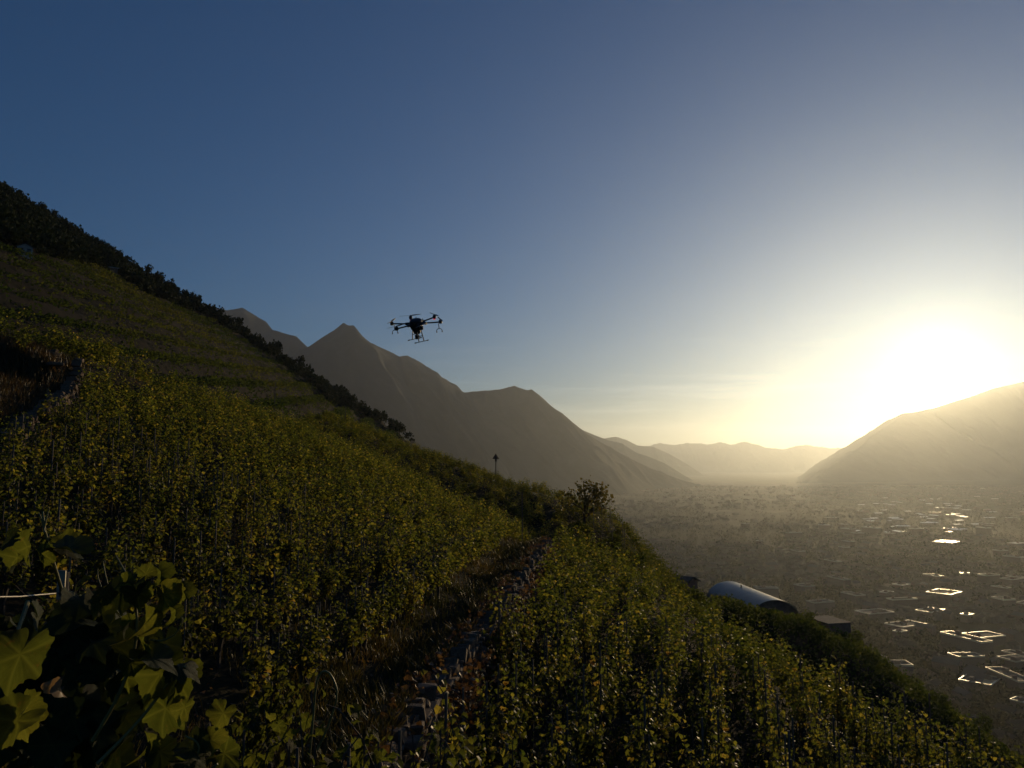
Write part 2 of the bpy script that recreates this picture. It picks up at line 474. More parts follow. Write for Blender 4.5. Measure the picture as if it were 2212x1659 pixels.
# ------------------------------------------------------------------ mountains
def mountain(name, pts, amp=26, seed=0, cot=1.7, n_s=620, n_v=44, crag=6.5):
    """a range built from its ridge: each ridge point (pixel x, pixel y, distance) stands where it is seen"""
    W = [P(*p) for p in pts]
    d = np.array([0] + [math.hypot(W[i + 1].x - W[i].x, W[i + 1].y - W[i].y) for i in range(len(W) - 1)]).cumsum()
    s = np.linspace(0, d[-1], n_s)
    rx = np.interp(s, d, [w.x for w in W]); ry = np.interp(s, d, [w.y for w in W]); rz = np.interp(s, d, [w.z for w in W])
    ker = np.hanning(9); ker /= ker.sum()
    def smooth(a): return np.convolve(np.pad(a, 4, 'edge'), ker, 'valid')
    sx, sy = smooth(rx), smooth(ry)
    tx, ty = np.gradient(sx), np.gradient(sy); L = np.hypot(tx, ty) + 1e-6
    nx, ny = ty / L, -tx / L                                        # towards the valley / camera
    flip = np.where(nx * -rx + ny * -ry < 0, -1, 1); nx *= flip; ny *= flip
    hgt = np.maximum(rz - FLOOR, 5)
    rz = rz + fbm(s / 110, 0 * s + seed, 6, seed, 0.68) * crag * np.clip(hgt / 400, 0.15, 1)
    v = np.concatenate([-(np.linspace(1, 0, n_v // 2, endpoint=False) ** 1.25), np.linspace(0, 1, n_v) ** 1.25])
    S, Vv = np.meshgrid(s, v)
    A = np.abs(Vv)
    hg = np.interp(S, s, hgt); wid = hg * cot + 60
    off = Vv * wid
    X = np.interp(S, s, rx) + np.interp(S, s, nx) * off
    Y = np.interp(S, s, ry) + np.interp(S, s, ny) * off
    spur = (1 - np.abs(fbm(S / 420 + Vv * 0.5, Vv * 1.2 + seed, 4, seed + 5))) * 1.0 - 0.6
    fine = fbm(X / 130, Y / 130, 5, seed + 9)
    env = np.clip(A / 0.10, 0, 1) * np.clip((1 - A) / 0.2, 0, 1)
    Z = FLOOR - 6 + (np.interp(S, s, rz) - FLOOR + 6) * (1 - A) ** 1.08 + env * (spur * hg * 0.20 + fine * amp)
    Z = np.maximum(Z, FLOOR - 20)
    VV = np.stack([X, Y, Z], -1).reshape(-1, 3)
    o = link(name, mesh_np(name, VV, grid_faces(len(v), n_s), M['rock'], smooth=True))
    return tag(o, kind='structure')

mountain('mountain', [(-100, 1010, 4300), (100, 960, 4385), (250, 930, 4450), (400, 900, 4514), (520, 850, 4565), (600, 800, 4600), (648, 757, 4650), (668, 748, 4671), (700, 727, 4705), (722, 713, 4728),
          (742, 697, 4750), (765, 712, 4790), (800, 740, 4851), (850, 763, 4938), (862, 770, 4959), (880, 768, 4990), (912, 785, 5046),
          (948, 812, 5109), (965, 820, 5138), (985, 838, 5173), (1003, 847, 5207), (1030, 846, 5275), (1075, 842, 5387), (1110, 834, 5475),
          (1130, 840, 5525), (1155, 854, 5587), (1185, 873, 5662), (1215, 893, 5737), (1240, 914, 5800), (1262, 932, 5847), (1285, 947, 5896),
          (1320, 968, 5971), (1360, 990, 6057), (1420, 1018, 6185), (1470, 1036, 6292), (1520, 1050, 6400)], seed=2, cot=1.35)
mountain('mountain', [(100, 780, 5150), (300, 700, 5150), (430, 655, 5150), (490, 670, 5150), (506, 668, 5150), (523, 665, 5150), (550, 681, 5150), (575, 695, 5150), (588, 712, 5150), (620, 722, 5150), (640, 727, 5150),
          (662, 748, 5150), (720, 800, 5150), (850, 900, 5150), (1000, 990, 5150)], seed=11, cot=1.2)
mountain('mountain', [(1180, 900, 8600), (1260, 930, 8600), (1316, 952, 8600), (1345, 958, 8600), (1375, 978, 8600), (1400, 986, 8600), (1435, 1000, 8600), (1470, 1022, 8600), (1512, 1047, 8600)], seed=17, amp=18)
mountain('mountain', [(1100, 940, 12500), (1225, 935, 12500), (1300, 948, 12500), (1330, 943, 12500), (1352, 950, 12500), (1376, 962, 12500), (1412, 966, 12500), (1445, 980, 12500), (1480, 1000, 12500), (1540, 1040, 12500)], seed=23, amp=30)
mountain('mountain', [(1250, 960, 18500), (1400, 964, 18500), (1425, 957, 18500), (1450, 962, 18500), (1485, 957, 18500), (1530, 960, 18500), (1555, 956, 18500), (1580, 960, 18500), (1607, 953, 18500),
          (1640, 962, 18500), (1660, 967, 18500), (1690, 970, 18500), (1710, 965, 18500), (1745, 960, 18500), (1770, 966, 18500), (1800, 969, 18500), (1830, 965, 18500), (1900, 972, 18500), (2050, 960, 18500)],
         seed=31, amp=50, crag=42, n_s=520)
mountain('mountain', [(1735, 1046, 7400), (1760, 1034, 7700), (1785, 1015, 8000), (1812, 997, 8300), (1838, 978, 8700), (1855, 968, 9000), (1872, 952, 9300), (1900, 930, 9700), (1918, 920, 10000),
          (1940, 904, 10300), (1962, 893, 10600), (1990, 888, 10900), (2025, 880, 11000), (2060, 868, 11000), (2100, 856, 11000), (2150, 838, 11000), (2212, 825, 11000), (2400, 770, 10800), (2650, 700, 10200), (3000, 690, 9500)],
         seed=41, amp=34, cot=1.7)

# ------------------------------------------------------------------ haze: one closed box of even air
HAZE = 5.0e-5
hz = MB().box(((-10500 + 14500) / 2, (-4200 + 26000) / 2, (FLOOR - 40 + 1120) / 2), (25000, 30200, 1120 - FLOOR + 40))
m, n, l, out = new_mat('haze_air')
pv = n.new('ShaderNodeVolumePrincipled')
pv.inputs['Color'].default_value = (0.85, 0.93, 0.99, 1)
pv.inputs['Density'].default_value = HAZE
pv.inputs['Anisotropy'].default_value = 0.70
l.new(pv.outputs[0], out.inputs['Volume'])
tag(hz.build('haze', m), kind='stuff')

# ------------------------------------------------------------------ leaves
LEAF6_V = np.array([(0, .05, 0), (-.50, .06, .10), (-.46, .58, .13), (0, 1.0, -.16), (.46, .58, .13), (.50, .06, .10), (0, .50, -.02)], float)
LEAF6_Q = np.array([(0, 6, 2, 1), (0, 5, 4, 6)]); LEAF6_T = np.array([(6, 3, 2), (6, 4, 3)])
LEAF2_V = np.array([(0, 0, 0), (-.48, .42, .12), (0, 1.0, -.10), (.48, .42, .12)], float)
LEAF2_T = np.array([(0, 2, 1), (0, 3, 2)])

def unit(a): return a / np.maximum(np.linalg.norm(a, axis=-1, keepdims=True), 1e-9)

def leaf_batch(pos, dirv, nrm, size, tint, lod):
    """leaves placed at pos, pointing along dirv, upper face along nrm"""
    y = unit(dirv); x = unit(np.cross(y, nrm)); z = np.cross(x, y)
    LV = LEAF6_V if lod else LEAF2_V
    Vv = pos[:, None, :] + size[:, None, None] * (LV[None, :, 0:1] * x[:, None, :] + LV[None, :, 1:2] * y[:, None, :] + LV[None, :, 2:3] * z[:, None, :])
    n, k = len(pos), len(LV)
    base = (np.arange(n) * k)[:, None, None]
    T = ((LEAF6_T if lod else LEAF2_T)[None] + base).reshape(-1, 3)
    Q = (LEAF6_Q[None] + base).reshape(-1, 4) if lod else np.zeros((0, 4), int)
    return Vv.reshape(-1, 3), Q, T, np.repeat(tint, k)

def join(parts):
    Vs, Qs, Ts, tt, off = [], [], [], [], 0
    for v, q, t, ti in parts:
        Vs.append(v); Qs.append(q + off); Ts.append(t + off); tt.append(ti); off += len(v)
    return np.concatenate(Vs), np.concatenate(Qs), np.concatenate(Ts), np.concatenate(tt)

def random_leaves(c, size, rng, tint, lod=False, up=0.5):
    n = len(c)
    nr = unit(rng.normal(0, 1, (n, 3)) + np.array([0, 0, up]))
    d = rng.normal(0, 1, (n, 3))
    return leaf_batch(c, d, nr, size, tint, lod)

# ------------------------------------------------------------------ grapevines
def vine_shape(rng, h=1.9, spread=0.34, step=0.045, lsize=0.092):
    """shoots and leaf placements of one staked vine; local axes: y along the row"""
    shoots, P_, D_, N_, S_, T_ = [], [], [], [], [], []
    ns = rng.integers(5, 8)
    for k in range(ns):
        p = np.array([rng.normal(0, .05), rng.normal(0, .12), rng.uniform(.28, .75)])
        ang = rng.uniform(0, 2 * math.pi)
        drift = np.array([math.cos(ang) * .7, math.sin(ang) * spread * 3.2, 0]) * rng.uniform(.3, 1.0)
        top = h * rng.uniform(.62, 1.08) if k < ns - 1 else h * rng.uniform(1.0, 1.25)
        L = max(.5, top - p[2]); n = int(L / .08)
        path = [p.copy()]
        d = np.array([0, 0, 1.0]) + drift * .5
        for i in range(n):
            d = unit(d + rng.normal(0, .18, 3) + np.array([-p[0] * .3, -p[1] * .15, .22 if i < n * .85 else -.25]))
            p = p + d * .08
            path.append(p.copy())
        shoots.append(path)
        for i in range(int(L / step)):
            f = i / max(1, L / step) * (len(path) - 1.001); j = int(f)
            q = path[j] + (path[j + 1] - path[j]) * (f - j)
            a = rng.uniform(0, 2 * math.pi)
            o = np.array([math.cos(a), math.sin(a), rng.uniform(-.2, .5)])
            fr = f / len(path)
            pet = rng.uniform(.04, .13) * (1.1 - .5 * fr)
            P_.append(q + o * pet)
            D_.append(o * rng.uniform(.3, .9) + np.array([0, 0, -rng.uniform(.2, 1.1)]))
            N_.append(o * rng.uniform(.2, .9) + np.array([0, 0, rng.uniform(.2, 1.0)]) + rng.normal(0, .25, 3))
            S_.append(lsize * rng.uniform(.65, 1.25) * (1.0 - .45 * max(0, fr - .6) / .4))
            T_.append(np.clip(rng.normal(.47, .19) + (.35 if rng.random() < .03 else 0) + (.12 if fr < .2 else 0), 0, 1))
    return shoots, np.array(P_), np.array(D_), np.array(N_), np.array(S_), np.array(T_)

def trunk_mesh(rng, shoots, name='trunk', close=False):
    mb = MB()
    n = 7 if close else 5
    mb.tube([(rng.normal(0, .03), rng.normal(0, .03), -.12), (rng.normal(0, .03), .03, .25), (rng.normal(0, .04), -.02, .5), (0, 0, .78)], [.035, .03, .026, .02], n)
    for s in shoots:
        mb.tube([tuple(q) for q in s[::3 if not close else 2]] + [tuple(s[-1])], [.006] * len(s[::3 if not close else 2]) + [.003], 4 if not close else 6)
    return mb.mesh(name, M['bark'] if not close else M['cane'], smooth=True)

stake_me = MB().tube([(.03, 0, -.2), (.03, 0, 1.85)], .014, 6).mesh('stake', M['wood'])

VARS = []
for k in range(9):
    rg = np.random.default_rng(100 + k)
    sh, p, d, nn, s, t = vine_shape(rg, h=rg.uniform(1.45, 1.95))
    v, q, tr, ti = leaf_batch(p, d, nn, s, t, True)
    VARS.append((trunk_mesh(rg, sh), mesh_np('foliage', v, [q, tr], M['leaf'], tint=ti)))
LOW = []
for k in range(9):
    rg = np.random.default_rng(300 + k)
    sh, p, d, nn, s, t = vine_shape(rg, h=rg.uniform(1.4, 1.95), step=.055, lsize=.115)
    LOW.append(leaf_batch(p, d, nn, s, t, False))

def vine_xy():
    rg = np.random.default_rng(5)
    out = []                                           # (plot, x, y)
    for k in range(-4, 11):                            # right of the wall, rows running slightly across the slope
        for y in np.arange(7.2, 46, .80):
            yy = y + rg.normal(0, .16); xi = 1.55 + 1.16 * k + .11 * (yy - 8) + rg.normal(0, .13)
            if xi < 1.38 or xi > 13.4 or yy > np.interp(xi, [1, 5.6, 9, 10.1, 12.5, 13.5], [42, 38, 29, 24.5, 21, 19]): continue
            if rg.random() < .06: continue
            out.append(('below', path_x(yy) + xi, yy))
    for k in range(15):                                # left of the path
        for y in np.arange(9.5, 76, .47):
            yy = y + rg.normal(0, .13); xi = -(0.98 + 1.16 * k) + rg.normal(0, .07 if yy < 42 else .42)
            if yy < (10.9, 10.4, 10.0, 9.5)[min(k, 3)]: continue
            if path_x(yy) + xi < -11.2 - .415 * max(0, min(yy, 28.5) - 18) and yy < 28.5: continue
            if 41.5 < yy < 43.5 and k < 3: continue
            if rg.random() < .05: continue
            out.append(('above', path_x(yy) + xi, yy))
    for k in range(9):                                 # the knoll beyond the crest, right side
        for y in np.arange(46.5, 75, .8):
            yy = y + rg.normal(0, .25); xi = -.5 + 1.05 * k + rg.normal(0, .22)
            if rg.random() < .06: continue
            out.append(('knoll', path_x(yy) + xi, yy))
    for k in range(3):                                 # upper terrace at the far left
        for y in np.arange(26.3, 32.5, .8):
            out.append(('terrace', -17.1 - k * 1.2 + rg.normal(0, .08), y + rg.normal(0, .1)))
    return out

def vine_label(plot, x, y):
    xi = x - float(path_x(y))
    if plot == 'terrace': return 'leafy grapevine on the small terrace above the upper stone wall', 'grapevines on the upper terrace'
    if plot == 'knoll': return 'distant staked grapevine on the knoll behind the crest of the path', 'grapevines on the knoll'
    if plot == 'below':
        if y < 10.5: return 'backlit staked grapevine below the wall, cut by the lower picture edge or just above it', 'grapevines along the lower picture edge'
        if xi < 3.1: return 'staked grapevine standing close against the foot of the dry stone wall', 'grapevines at the foot of the wall'
        if y > 26: return 'small looking backlit grapevine near the far brow of the plot below the wall', 'grapevines on the far brow below the wall'
        if y > 16: return 'backlit grapevine halfway out in the plot below the stone wall', 'grapevines in the middle of the lower plot'
        return 'tall backlit grapevine in the nearer rows of the plot below the stone wall', 'nearer grapevines of the lower plot'
    if xi > -1.7: return 'staked grapevine in the lowest row right beside the grassy path', 'grapevines beside the path'
    if y < 14: return 'staked grapevine just behind the big close leaves, at the near foot of the slope', 'grapevines behind the close leaves'
    if xi < -9: return 'staked grapevine high up in the dense rows near the dark stone wall', 'grapevines high on the slope'
    if y > 24: return 'small looking staked grapevine far back in the dense rows above the path', 'grapevines far back on the slope'
    return 'staked grapevine in the middle of the dense rows above the grassy path', 'grapevines in the middle of the slope'
vines = vine_xy()
_x = np.array([v[1] for v in vines]); _y = np.array([v[2] for v in vines])
_ok = below_brow(_x, _y, H(_x, _y) + 1.75)
vines = [v for v, o in zip(vines, _ok) if o or v[0] != 'below']
vx = np.array([v[1] for v in vines]); vy = np.array([v[2] for v in vines]); vz = H(vx, vy)
pu, pv_ = project(vx, vy, vz + 1.3)
vis = (pu > -60) & (pu < 2270) & (pv_ > -100) & (pv_ < 1800)
# what an eye at the origin can see: not hidden by the ground between
for f in np.linspace(.15, .95, 33):
    gz = H(vx * f, vy * f)
    vis &= gz < (vz + 1.7) * f + .05
order = sorted([i for i in range(len(vines)) if vis[i]], key=lambda i: vy[i])
singles = order[:285]
single_set = set(singles)
rg = np.random.default_rng(9)
proto = {}
for n_, i in enumerate(singles):
    plot = vines[i][0]
    k = int(rg.integers(len(VARS)))
    root = empty('grapevine', (vx[i], vy[i], vz[i]), rg.choice([0, math.pi]) + rg.normal(-.2, .4))
    sc = rg.uniform(.82, 1.14) * (.74 if plot in ('above', 'terrace') else 1.0)
    wf = 1.28 if plot in ('above', 'terrace') else 1.14
    root.scale = (sc * wf, sc * wf * 1.05, sc * rg.uniform(.88, 1.06))
    lab_, grp_ = vine_label(plot, vx[i], vy[i])
    tag(root, lab_, 'grapevine', grp_)
    link('trunk', VARS[k][0], root)
    link('stake', stake_me, root)
    fo = link('foliage', VARS[k][1], root)
    fo['kind'] = 'stuff'
# every other vine of the slope, too many to pick apart: one mass per plot
for plot in ('below', 'above', 'knoll', 'terrace'):
    parts_ = []
    for i in range(len(vines)):
        if vines[i][0] != plot or i in single_set: continue
        v, q, t, ti = LOW[int(rg.integers(len(LOW)))]
        a = rg.uniform(0, 2 * math.pi); sc = rg.uniform(.84, 1.16) * {'above': .76, 'terrace': .76, 'knoll': .85, 'below': 1.0}[plot]
        c, s_ = math.cos(a) * sc, math.sin(a) * sc
        wd, hz_ = (1.5, rg.uniform(.55, .85)) if vy[i] > 44 else (1.3, 1.0)
        vv = np.stack([(v[:, 0] * c - v[:, 1] * s_) * wd + vx[i], (v[:, 0] * s_ + v[:, 1] * c) * wd + vy[i], v[:, 2] * sc * hz_ + vz[i]], 1)
        parts_.append((vv, q, t, np.clip(ti + rg.normal(0, .08), 0, 1)))
    if parts_:
        v, q, t, ti = join(parts_)
        tag(link('vine_rows', mesh_np('vine_rows', v, [t], M['leaf'], tint=ti)), kind='stuff')

# ------------------------------------------------------------------ grass, weeds and dry leaves on the ground
def blades(n, xs, ys, hmin, hmax, rg, width=.012, lean=.5):
    z = H(xs, ys)
    hh = rg.uniform(hmin, hmax, n)
    a = rg.uniform(0, 2 * math.pi, n)
    dx, dy = np.cos(a), np.sin(a)
    l = rg.uniform(.1, lean, n) * hh
    b = rg.uniform(0, 2 * math.pi, n)
    wx, wy = np.cos(b) * width, np.sin(b) * width
    p0 = np.stack([xs - wx, ys - wy, z - .01], 1); p1 = np.stack([xs + wx, ys + wy, z - .01], 1)
    m0 = np.stack([xs - wx * .7 + dx * l * .4, ys - wy * .7 + dy * l * .4, z + hh * .6], 1)
    m1 = np.stack([xs + wx * .7 + dx * l * .4, ys + wy * .7 + dy * l * .4, z + hh * .6], 1)
    tp = np.stack([xs + dx * l, ys + dy * l, z + hh], 1)
    V = np.stack([p0, p1, m1, m0, tp], 1).reshape(-1, 3)
    base = (np.arange(n) * 5)[:, None]
    Q = base + np.array([[0, 1, 2, 3]]); T = base + np.array([[3, 2, 4]])
    return V, Q, T
rg = np.random.default_rng(21)
# the grassy path
n = 42000
yy = 6.5 + rg.random(n) ** 1.5 * 34; xx = path_x(yy) + rg.uniform(-1.3, .85, n)
cl = fbm(xx / .5, yy / .7, 3, 4)
k = rg.random(n) < np.clip(.45 + cl * 1.1, .05, 1)
xx, yy = xx[k], yy[k]
V, Q, T = blades(len(xx), xx, yy, .05, .24, rg, .011, .8)
tint = np.repeat(np.clip(rg.normal(.35, .2, len(xx)) + .7 * fbm(xx / 1.3, yy / 1.6, 3, 8), 0, 1), 5)
tag(link('path_grass', mesh_np('path_grass', V, [Q, T], M['grass'], tint=tint)), kind='stuff')
# weeds between the vines and on the bank
n = 60000
yy = 3.2 + rg.random(n) ** 1.4 * 40; xx = yy * rg.uniform(-.72, .62, n)
k = (fbm(xx / .8, yy / .8, 3, 14) > -.15)
xx, yy = xx[k], yy[k]
V, Q, T = blades(len(xx), xx, yy, .05, .28, rg, .012, .8)
tint = np.repeat(np.clip(rg.normal(.45, .25, len(xx)), 0, 1), 5)
tag(link('weeds', mesh_np('weeds', V, [Q, T], M['grass'], tint=tint)), kind='stuff')
# rusty dry grass beside the upper steps
n = 9000
t_ = rg.random(n); xx = -12.4 - 4.2 * t_ - rg.random(n) * 2.4; yy = 18.5 + 10 * t_ + rg.normal(0, .9, n)
V, Q, T = blades(n, xx, yy, .15, .55, rg, .014, .6)
M['rust_grass'] = leaf_mat('rust_grass', stops=[(0.0, (0.05, 0.042, 0.016)), (0.5, (0.085, 0.055, 0.024)), (1.0, (0.13, 0.078, 0.038))], trans=.35, tgain=1.4)
tag(link('dry_grass', mesh_np('dry_grass', V, [Q, T], M['rust_grass'], tint=np.repeat(rg.random(n), 5))), kind='stuff')
# fallen leaves
n = 9000
yy = 4 + rg.random(n) ** 1.5 * 34; xx = yy * rg.uniform(-.7, .6, n)
zz = H(xx, yy) + rg.uniform(.01, .05, n)
v, q, t, ti = random_leaves(np.stack([xx, yy, zz], 1), rg.uniform(.05, .10, n), rg, rg.random(n), False, 2.5)
tag(link('fallen_leaves', mesh_np('fallen_leaves', v, [t], M['dry_leaf'], tint=ti)), kind='stuff')

# ------------------------------------------------------------------ dry stone walls
def stone_meshes(nv=6):
    out = []
    rg = np.random.default_rng(55)
    for k in range(nv):
        bm = bmesh.new(); bmesh.ops.create_cube(bm, size=1.0)
        for v in bm.verts: v.co += Vector(rg.normal(0, .07, 3))
        bmesh.ops.bevel(bm, geom=list(bm.edges), offset=.09, segments=1, affect='EDGES')
        for v in bm.verts: v.co += Vector(rg.normal(0, .018, 3))
        me = bpy.data.meshes.new('stone'); bm.to_mesh(me); bm.free(); me.materials.append(M['stone'])
        out.append(me)
    return out
STONES = stone_meshes()
def stone_wall(label, pts, height, rg, singles=300, lmin=.24, lmax=.5, hc=.165, thick=.30, cap=True, lower=0.0, out_side=1):
    """pts: list of (x, y, ztop); stones in courses hanging down from the top line"""
    root = empty('dry_stone_wall', pts[0])
    tag(root, label, 'stone wall')
    Pt = np.array(pts, float); o0 = Pt[0]
    d = np.concatenate([[0], np.cumsum(np.hypot(*np.diff(Pt[:, :2], axis=0).T))])
    def at(s): return np.array([np.interp(s, d, Pt[:, c]) for c in range(3)])
    core = MB()
    ncr = int(math.ceil(height / hc)); todo = []
    for c in range(ncr + (1 if cap else 0)):
        s = rg.uniform(-.2, 0)
        while s < d[-1]:
            L = rg.uniform(lmin, lmax); hh = hc * rg.uniform(.7, 1.25)
            if c == ncr: L = rg.uniform(.12, .24); hh = rg.uniform(.08, .30)
            m_ = at(min(max(s + L / 2, 0), d[-1])); a = at(min(s + L / 2 + .1, d[-1])); b = at(max(s + L / 2 - .1, 0))
            ang = math.atan2(a[1] - b[1], a[0] - b[0])
            zz = m_[2] - height + hc * (c + .5) if c < ncr else m_[2] + hh * .38
            off = rg.normal(0, .04) + (0 if c < ncr else -.06)
            pos = Vector((m_[0] + math.sin(ang) * off, m_[1] - math.cos(ang) * off, zz)) - Vector(o0)
            tilt = rg.normal(0, .06) if c < ncr else rg.normal(.25, .22)
            rot = Euler((rg.normal(0, .06), tilt, ang + rg.normal(0, .07)))
            todo.append((c, m_[1], pos, rot, (L * 1.04, thick * rg.uniform(.8, 1.1), hh * 1.06), int(rg.integers(len(STONES)))))
            s += L * (1.9 if c == ncr and rg.random() < .5 else 1.0)
    todo.sort(key=lambda q: (q[1] + (0 if q[0] >= ncr - 3 else 60)))
    for c, _, pos, rot, siz, k in todo[:singles]:
        o = link('stone', STONES[k], root); o.location = pos; o.rotation_euler = rot; o.scale = siz
    rest = todo[singles:]
    if rest:
        bm = bmesh.new()
        for c, _, pos, rot, siz, k in rest:
            n0 = len(bm.verts); bm.from_mesh(STONES[k]); bm.verts.ensure_lookup_table()
            mt = Matrix.LocRotScale(pos, rot, Vector(siz))
            for v in bm.verts[n0:]: v.co = mt @ v.co
        me = bpy.data.meshes.new('stones'); bm.to_mesh(me); bm.free(); me.materials.append(M['stone'])
        o = link('stones', me, root); o['kind'] = 'stuff'
    return root
rg = np.random.default_rng(61)
ys = np.arange(8.2, 39.5, .8)
pts = [(path_x(y) + .97, y, float(path_z(y)) + .06) for y in ys]
stone_wall('long dry stone wall with tilted capping slabs holding up the grassy path', pts, .98, rg)
ys = np.linspace(0, 1, 12)
pts = [(-11.75 - 4.15 * t, 18 + 10 * t, H1(-11.75 - 4.15 * t, 18 + 10 * t) + .38) for t in ys]
stone_wall('dark stone wall stepping up the slope at the edge of the dense vine rows', pts, .85, rg, singles=170, lmax=.45)
pts = [tuple(P(20, 797, 26.2)), tuple(P(60, 783, 26.8)), tuple(P(118, 766, 27.6))]
stone_wall('low reddish stone wall under the small upper vine terrace', pts, .75, rg, singles=90, lmax=.4)
# slabs of the steps beside the wall
for k in range(9):
    t = (k + .5) / 9
    x, y = -12.6 - 4.1 * t, 18.6 + 9.6 * t
    o = MB().box((0, 0, 0), (.9, .42, .12)).build('stone_step', M['stone'], bevel=.02)
    o.location = (x, y, H1(x, y) + .06); o.rotation_euler = (0, 0, rg.normal(-.7, .06))
    tag(o, 'flat stone step in the short flight climbing beside the dark stone wall', 'step', 'stone steps beside the wall')

# weeds and withered leaves hanging over the wall and its foot
rg = np.random.default_rng(88)
n = 7500
yy = 8 + rg.random(n) ** 1.3 * 31; side = rg.random(n)
k = fbm(yy / 1.1, 0 * yy, 3, 5) + rg.normal(0, .25, n) > -.2
yy, side = yy[k], side[k]; n = len(yy)
xx = path_x(yy) + np.where(side < .45, rg.normal(.72, .14, n), rg.normal(1.22, .12, n))
zz = np.where(side < .45, path_z(yy) + rg.uniform(.02, .32, n), path_z(yy) - .95 + rg.random(n) ** .7 * 1.05)
v, q, t, ti = random_leaves(np.stack([xx, yy, zz], 1), rg.uniform(.03, .14, n), rg, rg.random(n) ** 1.5 * .8, True, .3)
tag(link('withered_weeds', mesh_np('withered_weeds', v, [q, t], M['dry_leaf'], tint=ti)), kind='stuff')
n = 16000
yy = 8 + rg.random(n) ** 1.4 * 31; xx = path_x(yy) + rg.normal(.70, .22, n)
k = fbm(yy / .9, 0 * yy + 3, 3, 6) > -.25
xx, yy = np.minimum(xx[k], path_x(yy[k]) + .84), yy[k]; n = len(xx)
V, Q, T = blades(n, xx, yy, .12, .42, rg, .012, .9)
tag(link('wall_grass', mesh_np('wall_grass', V, [Q, T], M['grass'], tint=np.repeat(np.clip(rg.normal(.5, .25, n), 0, 1), 5))), kind='stuff')

# brambles and wild growth on the bank below the lower rows
rg = np.random.default_rng(93)
n = 5200
Y = rg.uniform(9, 78, n); rr = rg.random(n) ** 1.2 * 22
ed = np.interp(Y, [0, 19, 21, 24.5, 29, 38, 44, 52, 75], [13.0, 13.0, 12.0, 9.8, 8.6, 5.8, 5.4, 6.6, 6.0])
X = path_x(Y) + 1.2 + ed + rr; Z = H(X, Y)
k = below_brow(X, Y, Z + .3)
X, Y, Z = X[k], Y[k], Z[k]; n = len(X)
m_ = 16
c = np.stack([np.repeat(X, m_) + rg.normal(0, .35, n * m_), np.repeat(Y, m_) + rg.normal(0, .35, n * m_), np.repeat(Z, m_) + np.repeat(rg.uniform(.3, 1.0, n), m_) * rg.uniform(.0, 1.2, n * m_)], 1)
v, q, t, ti = random_leaves(c, rg.uniform(.09, .22, n * m_), rg, np.clip(rg.normal(.68, .22, n * m_), 0, 1), False, .4)
tag(link('bank_undergrowth', mesh_np('bank_undergrowth', v, [t], M['far_leaf'], tint=ti)), kind='stuff')
# low growth between the lower rows
n = 16000
Y = 7 + rg.random(n) * 33; X = path_x(Y) + 1.2 + rg.random(n) * 12.0; Z = H(X, Y) + rg.uniform(.02, .35, n)
v, q, t, ti = random_leaves(np.stack([X, Y, Z], 1), rg.uniform(.05, .12, n), rg, np.clip(rg.normal(.25, .2, n), 0, 1), False, 1.0)
tag(link('ground_herbs', mesh_np('ground_herbs', v, [t], M['far_leaf'], tint=ti)), kind='stuff')

# ------------------------------------------------------------------ far vineyard, forest and hillside buildings
def above_boundary(x, y):
    """True where the forest stands: above the line from (-118,178) to (-80,320)"""
    u = CX + FPX * x / np.maximum(y, 1)
    pz = far_H(x, y)
    _, v = project(x, y, pz)
    line = np.interp(u, [-400, 0, 200, 310, 450, 560, 620, 690, 705, 760, 900], [480, 540, 582, 640, 692, 760, 800, 852, 872, 890, 960])
    return v < line
rg = np.random.default_rng(33)
# rows of vines along the far terraces
parts_ = []
z_lv = np.arange(-20, 140, 1.25)
nrow = 0
xs_, ys_ = [], []
for y0 in np.arange(64, 396, 1.25):
    x = -np.arange(22, 290, 1.35) + rg.normal(0, .5)
    xs_.append(x + rg.normal(0, .3, len(x))); ys_.append(np.full(len(x), y0) + rg.normal(0, .35, len(x)) + .0 * x)
X = np.concatenate(xs_); Y = np.concatenate(ys_)
Z = H(X, Y)
q = (Z - 0.10 * Y) / 1.9
rowph = q - np.floor(q)
k = (rowph < .58) & (X > -0.72 * Y) & ~above_boundary(X, Y) & (Z - near_H(X, Y) > -1.0)
pu, pv_ = project(X, Y, Z + 1.5)
k &= pu < 880
X, Y, Z = X[k], Y[k], Z[k]
n = len(X); m_ = 6
print('far vines', n)
c = np.stack([np.repeat(X, m_) + rg.normal(0, .5, n * m_), np.repeat(Y, m_) + rg.normal(0, .6, n * m_), np.repeat(Z, m_) + rg.uniform(.1, 1.6, n * m_)], 1)
tn = np.clip(.5 + .9 * fbm(c[:, 0] / 45, c[:, 1] / 45, 3, 61) + rg.normal(0, .15, n * m_), 0, 1)
v, q, t, ti = random_leaves(c, rg.uniform(.45, .8, n * m_), rg, tn, False, .7)
tag(link('far_vineyard', mesh_np('far_vineyard', v, [t], M['far_leaf'], tint=ti)), kind='stuff')

def crown_points(rg, n, h, r, lobes=7, low=.25):
    """leaf clump centres in an uneven crown of several lobes"""
    out = []
    L = []
    for k in range(lobes):
        a = rg.uniform(0, 2 * math.pi); f = rg.uniform(0, 1)
        L.append((r * .55 * math.cos(a) * (1.1 - .5 * f), r * .55 * math.sin(a) * (1.1 - .5 * f), h * (low + .18 + (1 - low - .3) * f), r * rg.uniform(.38, .62)))
    for k in range(n):
        lx, ly, lz, lr = L[int(rg.integers(lobes))]
        d = unit(rg.normal(0, 1, 3)); rr = lr * rg.uniform(.55, 1.08)
        out.append((lx + d[0] * rr, ly + d[1] * rr, max(h * low * .7, lz + d[2] * rr * .9)))
    return np.array(out)

